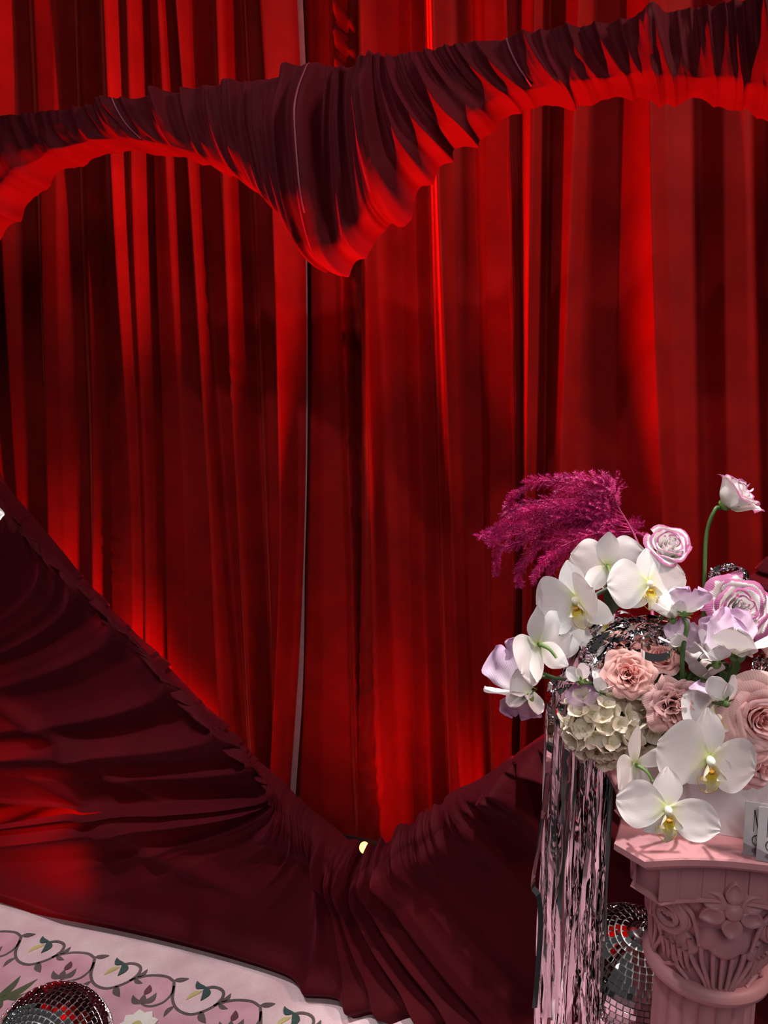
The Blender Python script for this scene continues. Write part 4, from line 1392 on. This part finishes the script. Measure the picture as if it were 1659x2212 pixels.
# ------------------------------------------------------------------ roses and lisianthus
def rose(name, px, py, dep, rad, face, up, label, category, group, mat, n=26, ruf=0.03, tight=1.0, seed=0, stem=None, omega=(1.35, 0.82), open_=1.0, green=True, wild=0.0):
    R = px2m(rad, dep)
    root = place(name, px, py, dep, face, up, label, category, group)
    r = random.Random(seed)
    nr, nc = 11, 13
    for i in range(n):
        f_ = i / (n - 1)
        a0 = i * 2.39996 + r.uniform(-.25, .25)
        om = omega[0] * (1 - f_) + omega[1] * f_
        rr = R * (0.07 + 0.80 * f_ ** (0.85 / tight))
        t = np.linspace(0, 1, nr)[:, None]
        s = np.linspace(-1, 1, nc)[None]
        flare = open_ * f_ ** 1.4
        rad_t = rr * (0.30 + 0.70 * np.clip(t, 0, 1) ** 0.55) + R * 0.26 * flare * t ** 4
        top = R * ((0.34 - 0.06 * math.sin(i * 1.7)) * (1 - f_) + 0.10 * f_)
        z = -0.62 * R + (top + 0.62 * R) * np.sin(t * math.pi / 2) * (1 - 0.16 * s ** 2) - R * 0.20 * flare * t ** 7
        e = t ** 2.5
        z = z + ruf * R * e * (np.sin(4.3 * s + i) + 0.6 * np.sin(8.1 * s - 2 * i))
        rad_t = rad_t + (ruf * 1.4) * R * e * np.cos(5.2 * s + i * 1.3) - R * 0.05 * s ** 2 * t * (1 - f_)
        if wild:
            rad_t = rad_t + wild * R * e * r.uniform(-1, 1) * (0.4 + np.abs(s))
        ang = a0 + s * om * (0.45 + 0.55 * np.sin(np.pi * np.clip(t, 0.0, 1) ** 0.7 * 0.62))
        X, Y = rad_t * np.cos(ang), rad_t * np.sin(ang)
        Z = z * np.ones_like(X)
        uv = np.stack([np.broadcast_to((s + 1) / 2, X.shape), np.broadcast_to(np.maximum(t * np.ones_like(s), np.abs(s) ** 4 * t ** 0.4 * 0.95), X.shape)], -1).reshape(-1, 2)
        mesh('petal', np.stack([X, Y, Z], -1).reshape(-1, 3), gridf(nr, nc), mat, root, uv=uv)
    if green:
        mesh('hip', *ellipsoid((0, 0, -0.66 * R), (0.22 * R, 0.22 * R, 0.16 * R)), M_CALYX, root)
        for k in range(5):
            v, f, uv = petal(0.55 * R, 0.12 * R, 'sepal', 0.3, 0.2, 0, 7, 5)
            mesh('sepal', xf(v, D(72 * k), D(30), 0, (0, 0, -0.68 * R)), f, M_CALYX, root)
    if stem:
        inv = root.matrix_world.inverted()
        P = np.array([tuple(inv @ Vector(at_depth(*p))) for p in stem])
        P = np.vstack([[0, 0, -0.62 * R], [0, 0, -0.82 * R], P])
        mesh('stem', *tube(smooth_path(P, 36), px2m(4.2, dep), 8), M_STEM, root)
    return root


rose('rose', 1646, 1556, 1.00, 92, (-0.08, 0.10, 1.0), (0, 1, 0), 'large pale pink rose at the right edge of the bouquet', 'rose', 'roses', M_ROSEL, 34, 0.020, 1.0, 1, [(1620, 1660, 1.06), (1600, 1700, 1.08)], open_=1.15)
rose('rose', 1360, 1456, 1.035, 56, (-0.12, 0.35, 1.0), (0, 1, 0), 'salmon pink spray rose directly above the cream hydrangea', 'rose', 'roses', M_ROSE, 36, 0.060, 0.95, 2, [(1390, 1540, 1.08), (1430, 1640, 1.10)], open_=0.7, wild=0.06)
rose('rose', 1425, 1420, 1.065, 48, (0.0, 0.85, 0.6), (0, 1, -0.4), 'salmon pink spray rose ringed by a foil loop', 'rose', 'roses', M_ROSE, 24, 0.045, 0.95, 3, [(1440, 1520, 1.09), (1450, 1640, 1.10)], open_=0.6, wild=0.05)
rose('rose', 1458, 1528, 1.020, 62, (-0.05, 0.02, 1.0), (0, 1, 0), 'dusty pink ruffled rose between hydrangea and low orchid', 'rose', 'roses', M_ROSED, 46, 0.085, 0.95, 4, [(1465, 1600, 1.07), (1470, 1660, 1.10)], open_=0.8, wild=0.10)
rose('rose', 1668, 1378, 1.060, 38, (-0.5, 0.2, 0.8), (0, 1, 0), 'small salmon rose cut by the right picture edge', 'rose', 'roses', M_ROSE, 18, 0.05, 0.95, 5, [(1640, 1500, 1.09), (1620, 1660, 1.10)], open_=0.7)
rose('rose', 1650, 1660, 1.000, 62, (0.1, -0.35, 1.0), (0, 1, 0), 'drooping pale pink rose petals below the large pale rose', 'rose', 'roses', M_ROSEL, 14, 0.03, 1.0, 6, [(1640, 1620, 1.06), (1630, 1680, 1.08)], open_=1.3)

rose('lisianthus', 1447, 1176, 1.080, 57, (0.05, 0.55, 0.75), (0, 1, 0), 'white lisianthus with mauve rims above the front-facing orchid', 'flower', 'lisianthus blooms', M_LISI, 13, 0.045, 0.85, 7, [(1440, 1260, 1.11), (1450, 1400, 1.12), (1460, 1600, 1.12)], (1.7, 1.15), 0.35)
rose('lisianthus', 1600, 1062, 1.100, 66, (0.55, 0.60, 0.40), (-0.3, 1, 0), 'mauve striped lisianthus held high on a curved green stem', 'flower', 'lisianthus blooms', M_LISI, 11, 0.05, 0.8, 8, [(1545, 1100, 1.105), (1527, 1150, 1.11), (1522, 1240, 1.11), (1518, 1400, 1.115), (1510, 1600, 1.12)], (1.5, 1.1), 0.3)
rose('lisianthus', 1600, 1312, 1.060, 76, (-0.05, 0.30, 1.0), (0, 1, 0), 'wide mauve edged lisianthus below the small silver foil tuft', 'flower', 'lisianthus blooms', M_LISI, 15, 0.045, 0.9, 9, [(1590, 1420, 1.10), (1580, 1600, 1.12)], (1.6, 0.95), 0.8)


# ------------------------------------------------------------------ sweet peas
def sweet_pea(px, py, dep, size, face, up, label, mats=(M_LILAC, M_SPW), seed=0, stem=None, stem_r=3.6, wing=1.0):
    S = px2m(size, dep)
    root = place('sweet_pea', px, py, dep, face, up, label, 'flower', 'sweet peas')
    # banner, split by a crease
    v, f, uv = petal(S, S * 0.74, 'fan', -0.20, -0.22, 0.075, 20, 23, 0.14, 0.10, 5, seed)
    mesh('banner', xf(v, 0, D(-8), 0, (0, -0.35 * S, 0)), f, mats[0], root, uv=uv)
    for sx in (-1, 1):
        v, f, uv = petal(S * 0.72 * wing, S * 0.30 * wing, 'ell', 0.5, 0.20, 0.035, 12, 9, 0, 0, 4, seed + sx)
        mesh('wing', xf(v, D(-sx * 24), D(28), D(sx * 48), (sx * 0.03 * S, -0.36 * S, 0.05 * S)), f, mats[1], root, uv=uv)
    v, f, uv = petal(S * 0.45, S * 0.13, 'ell', 2.0, 0.45, 0, 10, 7)
    mesh('keel', xf(v, 0, D(42), 0, (0, -0.36 * S, 0.05 * S)), f, mats[1], root, uv=uv)
    mesh('calyx', *ellipsoid((0, -0.42 * S, -0.02 * S), (0.10 * S, 0.12 * S, 0.10 * S)), M_CALYX, root)
    for k in range(5):
        v, f, uv = petal(0.26 * S, 0.055 * S, 'sepal', 0.4, 0.35, 0, 6, 5)
        M = Matrix.Translation((0, -0.42 * S, -0.02 * S)) @ Matrix.Rotation(D(72 * k), 4, 'Y') @ Matrix.Rotation(D(60), 4, 'X')
        M = np.array(M)
        mesh('calyx_tooth', v @ M[:3, :3].T + M[:3, 3], f, M_CALYX, root)
    if stem:
        inv = root.matrix_world.inverted()
        P = np.array([tuple(inv @ Vector(at_depth(*p))) for p in stem])
        P = np.vstack([[0, -0.48 * S, -0.04 * S], P])
        mesh('stem', *tube(smooth_path(P, 30), px2m(stem_r, dep), 7), M_STEM, root)
    return root


sweet_pea(1485, 1300, 1.025, 76, (0.25, 0.35, -0.9), (0.10, 1, 0.3), 'lilac sweet pea seen from behind with a star-shaped green calyx', seed=1, stem=[(1484, 1352, 1.02), (1476, 1400, 1.022), (1474, 1460, 1.03), (1478, 1560, 1.08)], stem_r=5.0)
sweet_pea(1448, 1310, 1.045, 70, (-0.4, 0.1, 0.8), (-0.2, 1, 0), 'pale white-lilac sweet pea between front orchid and green calyx', (M_SPW, M_SPW), 2, [(1462, 1380, 1.06), (1474, 1480, 1.08)])
sweet_pea(1462, 1375, 1.030, 62, (-0.7, -0.1, 0.5), (-0.6, 1, 0.1), 'small lilac sweet pea left of the thick green stem', seed=3, stem=[(1474, 1410, 1.035), (1476, 1470, 1.05)])
sweet_pea(1505, 1385, 1.035, 58, (-0.3, 0.1, 0.8), (-0.9, 0.5, 0), 'lilac sweet pea lying sideways right of the thick green stem', seed=4, stem=[(1530, 1400, 1.04), (1500, 1440, 1.05), (1480, 1480, 1.06)])
sweet_pea(1548, 1392, 1.010, 100, (-0.70, 0.05, 0.55), (-0.05, 1, 0.05), 'tall folded lilac sweet pea beside the white one', seed=5, stem=[(1530, 1440, 1.03), (1510, 1480, 1.05)], wing=0.8)
sweet_pea(1592, 1378, 1.000, 98, (0.15, -0.15, 1.0), (0.05, 1, 0), 'big white sweet pea with pale lilac banner, centre right of the bouquet', (M_LILAC, M_SPW), 6, [(1580, 1440, 1.04), (1560, 1500, 1.07)], wing=1.55)
sweet_pea(1520, 1440, 1.045, 72, (-0.1, 0.2, 1.0), (0.1, 1, 0), 'pale sweet pea behind the short green stem', (M_SPW, M_SPW), 7, [(1500, 1470, 1.05), (1495, 1520, 1.08)], stem_r=4.5)
sweet_pea(1552, 1492, 0.985, 78, (0.10, 0.75, 0.6), (-0.15, 1, -0.6), 'flat lilac sweet pea leaning on the large pale rose', seed=8, stem=[(1530, 1520, 1.03), (1510, 1560, 1.07)])
sweet_pea(1112, 1462, 1.080, 122, (-0.45, -0.10, 0.8), (-0.75, 1, 0.0), 'mauve sweet pea hanging at the far left tip of the bouquet', (M_LILAC, M_SPW), 9, [(1150, 1452, 1.085), (1205, 1465, 1.085), (1290, 1480, 1.09)])
sweet_pea(1132, 1512, 1.085, 84, (-0.10, -0.05, 1.0), (-0.25, -1, 0.0), 'deep mauve sweet pea pointing down at the left tip', (M_LILACD, M_SPW), 10, [(1165, 1462, 1.095), (1205, 1467, 1.09)])
sweet_pea(1262, 1512, 1.050, 66, (-0.3, 0.3, 0.8), (-0.35, 1, 0.1), 'greyish mauve sweet pea on the foil beside the cream hydrangea', (M_LILACD, M_LILAC), 11, [(1290, 1540, 1.06), (1320, 1560, 1.09)])
sweet_pea(1250, 1462, 1.055, 52, (-0.3, 0.9, 0.3), (-0.3, 1, -0.8), 'small lilac sweet pea lying on the silver foil', seed=12, stem=[(1285, 1480, 1.06), (1320, 1520, 1.09)])
sweet_pea(1302, 1478, 1.045, 52, (0.2, 0.2, 1.0), (0.5, 1, 0), 'small white sweet pea left of the salmon rose', (M_SPW, M_SPW), 13, [(1320, 1520, 1.06), (1340, 1560, 1.09)])
p0 = at_depth(-26, 1118, 1.45)
sweet_pea(-36, 1116, 1.45, 56, (0.3, 0.1, 1.0), (0.6, 1, 0), 'white petal tip of a flower entering at the left picture edge', (M_SPW, M_SPW), 14, [(-80, 1300, 1.45), (-120, 1800, 1.45), (-130, 2330, 1.45)])


# ------------------------------------------------------------------ hydrangeas
def floret_mesh(k):
    parts = []
    for q_ in range(4):
        v, f, uv = petal(1.0, 0.52, 'ell', 0.35, 0.18, 0.05, 6, 6, seed=k * 7 + q_)
        parts.append((xf(v, D(90 * q_ + 12 * math.sin(k + q_)), D(20), 0, (0, 0, 0)), f, uv))
    v, f, uv = cat(parts)
    e = ellipsoid((0, 0, 0.06), (0.10, 0.10, 0.10), 6, 5)
    v, f, uv = cat([(v, f, uv), (e[0], e[1], np.zeros((len(e[0]), 2)))])
    me = bpy.data.meshes.new('floret')
    me.from_pydata(v.tolist(), [], f)
    ul = me.uv_layers.new(name='UVMap')
    idx = np.zeros(len(me.loops), dtype=np.int32)
    me.loops.foreach_get('vertex_index', idx)
    ul.data.foreach_set('uv', uv[idx].astype(np.float32).ravel())
    me.polygons.foreach_set('use_smooth', [True] * len(me.polygons))
    me.materials.append(M_HYD)
    return me


FLO = [floret_mesh(k) for k in range(4)]


def hydrangea(px, py, dep, rx, ry, n, label, seed, fsize=19):
    root = place('hydrangea', px, py, dep, (0, 0, 1), (0, 1, 0), label, 'flower', 'cream hydrangea heads')
    a, b = px2m(rx, dep), px2m(ry, dep)
    c = min(a, b) * 0.9
    r = random.Random(seed)
    for i in range(n):
        zz_ = 1 - 1.25 * (i + 0.5) / n
        ph = i * 2.39996
        q_ = math.sqrt(max(0, 1 - zz_ * zz_))
        d = Vector((q_ * math.cos(ph), q_ * math.sin(ph), zz_))
        p = Vector((a * d.x, b * d.y, c * d.z)) * r.uniform(0.80, 1.06)
        nn = (d + Vector((r.gauss(0, .40), r.gauss(0, .40), r.gauss(0, .40)))).normalized()
        x = nn.orthogonal().normalized()
        x.rotate(Matrix.Rotation(r.uniform(0, 6.28), 3, nn))
        y = nn.cross(x)
        m = Matrix((x, y, nn)).transposed().to_4x4()
        s = px2m(fsize, dep) * r.uniform(0.8, 1.15)
        o = bpy.data.objects.new('floret', FLO[r.randrange(4)])
        o.matrix_basis = Matrix.Translation(p) @ m @ Matrix.Scale(s, 4)
        link(o, root)
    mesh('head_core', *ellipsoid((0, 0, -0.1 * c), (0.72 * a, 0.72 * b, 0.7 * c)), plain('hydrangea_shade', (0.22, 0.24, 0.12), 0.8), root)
    P = smooth_path([(0, 0, -0.5 * c), (0.2 * a, -0.3 * b, -1.2 * c), (0.8 * a, -0.3 * b, -1.6 * c)], 10)
    mesh('stem', *tube(P, 0.003, 6), M_STEM, root)
    return root


hydrangea(1300, 1568, 1.055, 78, 66, 58, 'cream hydrangea head over the falling tinsel', 1, 27)
hydrangea(1385, 1572, 1.075, 48, 66, 40, 'smaller greenish cream hydrangea head beside the dusty rose', 2, 25)
# stray petal that hangs below the head
hydrangea(1316, 1628, 1.045, 26, 22, 12, 'loose tuft of cream hydrangea hanging lowest over the tinsel', 3, 19)


# ------------------------------------------------------------------ greenery between the blooms
def sprig(px, py, dep, label, seed, n=5, size=60):
    root = place('leaf_sprig', px, py, dep, (0, 0, 1), (0, 1, 0), label, 'leaves', 'leaf sprigs in the bouquet')
    r = random.Random(seed)
    S = px2m(size, dep)
    mesh('stem', *tube(smooth_path([(0, -S, -0.3 * S), (0, 0, 0), (0.1 * S, 0.5 * S, 0)], 12), 0.0016, 6), M_STEM, root)
    for k in range(n):
        v, f, uv = petal(S * r.uniform(.7, 1), S * 0.22, 'sepal', 0.6, 0.2, 0.02, 9, 7, seed=k)
        mesh('leaf', xf(v, D(r.uniform(-80, 80)), D(r.uniform(-40, 10)), 0, (0, -0.6 * S + 0.2 * S * k, 0)), f, M_LEAF if k % 2 else M_STEM, root)


sprig(1478, 1470, 1.065, 'dark leaves at the foot of the thick green stem', 1, 5, 44)
sprig(1520, 1478, 1.06, 'curled green sepals beside the flat lilac sweet pea', 2, 5, 36)
sprig(1470, 1262, 1.10, 'thin green leaf right of the front-facing orchid', 3, 2, 60)
sprig(1430, 1480, 1.085, 'dark leaves between the two salmon roses', 4, 5, 50)
sprig(1580, 1450, 1.08, 'dark leaves behind the big white sweet pea', 5, 5, 60)


# ------------------------------------------------------------------ magenta fern plume
def fern():
    base = at_depth(1392, 1215, 1.14)
    root = empty('fern_plume', base)
    tag(root, 'magenta dyed asparagus fern plume behind the orchids', 'fern')
    r = random.Random(5)
    stem = [(1410, 1330, 1.12), (1395, 1215, 1.14), (1380, 1178, 1.145), (1362, 1140, 1.15), (1335, 1095, 1.15), (1318, 1062, 1.15)]
    stem_px('stem', stem, np.linspace(0.0026, 0.0008, 30), M_FSTEM, root)
    br = [  # start on the stem, way points, tip
        [(1325, 1075), (1328, 1050), (1312, 1035), (1285, 1025)], [(1330, 1085), (1300, 1048), (1250, 1034), (1205, 1032)], [(1335, 1090), (1270, 1058), (1215, 1040), (1160, 1040), (1115, 1062), (1092, 1098)],
        [(1340, 1100), (1280, 1070), (1235, 1062), (1200, 1058)], [(1345, 1110), (1290, 1085), (1220, 1078), (1140, 1085), (1085, 1112)], [(1350, 1118), (1280, 1095), (1200, 1092), (1120, 1108), (1072, 1140)],
        [(1355, 1125), (1280, 1108), (1200, 1108), (1110, 1135), (1032, 1158)], [(1358, 1132), (1280, 1122), (1190, 1130), (1110, 1155), (1050, 1165)], [(1362, 1140), (1300, 1130), (1220, 1140), (1140, 1165), (1080, 1190), (1072, 1238)],
        [(1365, 1145), (1300, 1142), (1230, 1155), (1160, 1185), (1125, 1225), (1122, 1262)], [(1366, 1148), (1300, 1150), (1240, 1168), (1185, 1200), (1150, 1255)], [(1368, 1150), (1310, 1155), (1260, 1175), (1215, 1200), (1185, 1240)],
        [(1370, 1152), (1320, 1160), (1275, 1180), (1240, 1210)], [(1350, 1115), (1310, 1090), (1270, 1080), (1230, 1090)], [(1362, 1138), (1320, 1120), (1270, 1118), (1215, 1130)], [(1372, 1155), (1376, 1140), (1372, 1125)],
        [(1340, 1100), (1330, 1080), (1318, 1050), (1300, 1030)], [(1352, 1120), (1250, 1100), (1160, 1100), (1100, 1130), (1060, 1150)], [(1364, 1142), (1290, 1125), (1180, 1115), (1090, 1140), (1060, 1175)]]
    for bi, pts in enumerate(br):
        d0, d1 = 1.15, 1.15 + r.uniform(-0.05, 0.05)
        P = np.array([at_depth(x, y, d0 + (d1 - d0) * k / (len(pts) - 1)) for k, (x, y) in enumerate(pts)]) - base
        n = 60
        C = smooth_path(P, n)
        L = np.linalg.norm(np.diff(C, axis=0), axis=1).sum()
        parts = [tube(C[::4], np.linspace(0.0008, 0.0003, len(C[::4])), 4)]
        nv, nf, cnt = [], [], 0
        nb = int(L / 0.00135)
        for q_ in range(nb):
            u_ = 0.10 + 0.90 * (q_ + r.random()) / nb
            i = min(n - 2, int(u_ * (n - 1)))
            c0 = C[i]
            T = C[i + 1] - C[i]
            T /= np.linalg.norm(T)
            rv = np.array([r.gauss(0, 1) for _ in range(3)])
            side = rv - T * (rv @ T)
            side /= np.linalg.norm(side)
            bl_ = (0.016 + 0.010 * r.random()) * (1.15 - u_) ** 0.5
            dr = T * 0.75 + side * 0.66 + np.array([0, 0, -0.15])
            dr /= np.linalg.norm(dr)
            m = int(bl_ / 0.0030) + 1
            nv += [c0, c0 + dr * bl_ + side * 0.0004, c0 + dr * bl_ - side * 0.0004]
            nf.append([cnt, cnt + 1, cnt + 2])
            cnt += 3
            for e in range(m):
                c1 = c0 + dr * bl_ * (e + 0.7) / m
                for w_ in range(6):
                    g = np.array([r.gauss(0, 1) for _ in range(3)])
                    g = g - dr * (g @ dr)
                    g /= np.linalg.norm(g)
                    g = g * 0.85 + dr * 0.5
                    ln = 0.0050 * r.uniform(0.7, 1.2)
                    sd = np.cross(g, dr)
                    sd = sd / (np.linalg.norm(sd) + 1e-9) * 0.00040
                    nv += [c1 + sd, c1 - sd, c1 + g * ln]
                    nf.append([cnt, cnt + 1, cnt + 2])
                    cnt += 3
        parts.append((np.array(nv), nf))
        v, f, _ = cat(parts)
        tag(mesh('frond', v, f, M_FERN, root, smooth=False), None, None, kind='stuff')


fern()


# ------------------------------------------------------------------ silver foil fringe
def ribbon(P, width, tw, seed, jit=0.10):
    r = np.random.default_rng(seed)
    n = len(P)
    T = np.gradient(P, axis=0)
    T /= np.linalg.norm(T, axis=1)[:, None] + 1e-12
    A = np.cross(T, np.array([0.08, 1.0, 0.15]))
    A /= np.linalg.norm(A, axis=1)[:, None] + 1e-12
    B = np.cross(T, A)
    th_ = tw[0] + tw[1] * np.linspace(0, 1, n) + 0.22 * np.sin(np.linspace(0, tw[2], n) + tw[3]) + r.normal(0, jit, n)
    Wv = A * np.cos(th_)[:, None] + B * np.sin(th_)[:, None]
    Nn = np.cross(T, Wv)
    bow = 0.0006 * np.sin(np.linspace(0, 20, n) + tw[3])
    V = np.stack([P - Wv * width / 2, P + Nn * bow[:, None], P + Wv * width / 2], 1)
    return V.reshape(-1, 3), gridf(n, 3)


def fringe():
    base = at_depth(1420, 1400, 1.12)
    root = empty('foil_fringe', base)
    tag(root, 'silver foil tinsel fringe spilling from the bouquet down past the column', 'tinsel')
    r = random.Random(3)
    nst = 92
    for i in range(nst):
        f_ = i / (nst - 1)
        x_h = 1178 + 152 * (f_ ** 0.92) + r.uniform(-7, 7)          # where it hangs
        dep = (1.17 + 0.08 * r.random()) if x_h < 1238 else 1.285 + 0.02 * r.random()
        y_h = 1520 + 70 * f_ + r.uniform(-40, 50)
        y_b = r.choice([1960, 2040, 2120, 2170, 2200, 2260, 2300, 2320]) + r.uniform(-50, 40)
        x0, y0 = r.uniform(1400, 1475), r.uniform(1345, 1440)
        top = 1335 + 90 * r.random()
        pts = [(x0, y0, 1.11), (x0 - 70, top, 1.12), (1300 - 40 * r.random() + 20 * f_, top + 12 + 25 * f_, 1.125), (1235 + 50 * f_ + r.uniform(-12, 14), top + 85 + 20 * f_, (1.12 + dep) / 2), (x_h + 10, y_h - 30, dep)]
        A1 = np.array([at_depth(*p) for p in pts])
        h0 = at_depth(x_h, y_h, dep)
        # straight fall
        d = ray(x_h, y_b)
        t = (h0[1]) / d[1]
        z1 = max((CAMP + d * t)[2], 0.03)
        m = 10
        fall = np.array([[h0[0] + 0.004 * math.sin(k * 1.3 + i) * k / m, h0[1] + 0.004 * math.cos(k * 1.1 + i), h0[2] + (z1 - h0[2]) * k / m] for k in range(m + 1)])
        if i == 0:
            kk = [(1190, 1560), (1180, 1700), (1165, 1820), (1151, 1908), (1163, 1935), (1168, 1990), (1163, 2080), (1155, 2178)]
            fall = np.array([at_depth(x, y, 1.13 - 0.00 * q_) for q_, (x, y) in enumerate(kk)])
        P = smooth_path(np.vstack([A1, fall]), 92) - base
        wd = r.uniform(0.0050, 0.0085)
        wide = r.random() < 0.10
        if wide:
            wd *= 1.6
        v, f = ribbon(P, wd, (r.gauss(0, 0.65) if i else -0.45, r.gauss(0, 0.7) if i else 0.0, r.uniform(4, 14), r.uniform(0, 6)), i, 0.05 if i % 3 == 1 else 0.0)
        mesh('strand', v, f, M_FOIL, root, smooth=(i % 3 != 1))
    # crinkled loops that lie over the top of the bouquet
    for i in range(34):
        x0, y0 = r.uniform(1250, 1330), r.uniform(1370, 1490)
        x1, y1 = r.uniform(1390, 1480), r.uniform(1335, 1430)
        h = r.uniform(10, 60)
        dd = r.uniform(1.06, 1.10)
        pts = [(x0, y0 + 20, dd + .02), (x0, y0, dd), ((x0 * 2 + x1) / 3, (y0 * 2 + y1) / 3 - h, dd - .01), ((x0 + 2 * x1) / 3, (y0 + 2 * y1) / 3 - h * .8, dd - .005), (x1, y1, dd + .02)]
        P = smooth_path(np.array([at_depth(*p) for p in pts]), 46) - base
        v, f = ribbon(P, r.uniform(0.007, 0.012), (r.uniform(0, 3), r.uniform(-3, 3), r.uniform(3, 9), 0), 500 + i, 0.05)
        mesh('loop', v, f, M_FOIL, root, smooth=(i % 2 == 0))
    # the ring of foil around the salmon rose
    t = np.linspace(-0.4, math.pi + 0.5, 40)
    P = np.array([at_depth(1418 + 34 * math.cos(x), 1404 + 17 * math.sin(x), 1.012 - 0.02 * math.sin(x)) for x in t]) - base
    up_ = UP * 0.0052
    V = np.stack([P - up_, P, P + up_], 1)
    mesh('loop', V.reshape(-1, 3), gridf(40, 3), M_FOIL, root)
    return root


fringe()


def tuft(px, py, dep, rx, ry, n, label, seed):
    base = at_depth(px, py, dep)
    root = empty('foil_tuft', base)
    tag(root, label, 'tinsel', 'small silver foil tufts')
    r = random.Random(seed)
    for i in range(n):
        a, b = r.uniform(0, 3.14), r.uniform(0.6, 1)
        ph = r.uniform(0, 6.28)
        pts = [(px + rx * b * math.cos(ph + k * 0.8), py + ry * b * math.sin(ph + k * 0.8) - 3 * k, dep + r.uniform(-.02, .02)) for k in range(5)]
        pts = [(px + r.uniform(-.3, .3) * rx, py + ry * 1.3, dep + .01)] + pts
        P = smooth_path(np.array([at_depth(*p) for p in pts]), 36) - base
        v, f = ribbon(P, r.uniform(0.004, 0.008), (a, r.uniform(-4, 4), 8, 0), seed * 100 + i, 0.22)
        mesh('loop', v, f, M_FOIL, root, smooth=False)


tuft(1572, 1252, 1.10, 44, 26, 22, 'crumpled silver foil tuft above the wide lisianthus', 1)
tuft(1650, 1448, 1.07, 22, 30, 12, 'dark silver foil tuft under the small rose at the picture edge', 2)
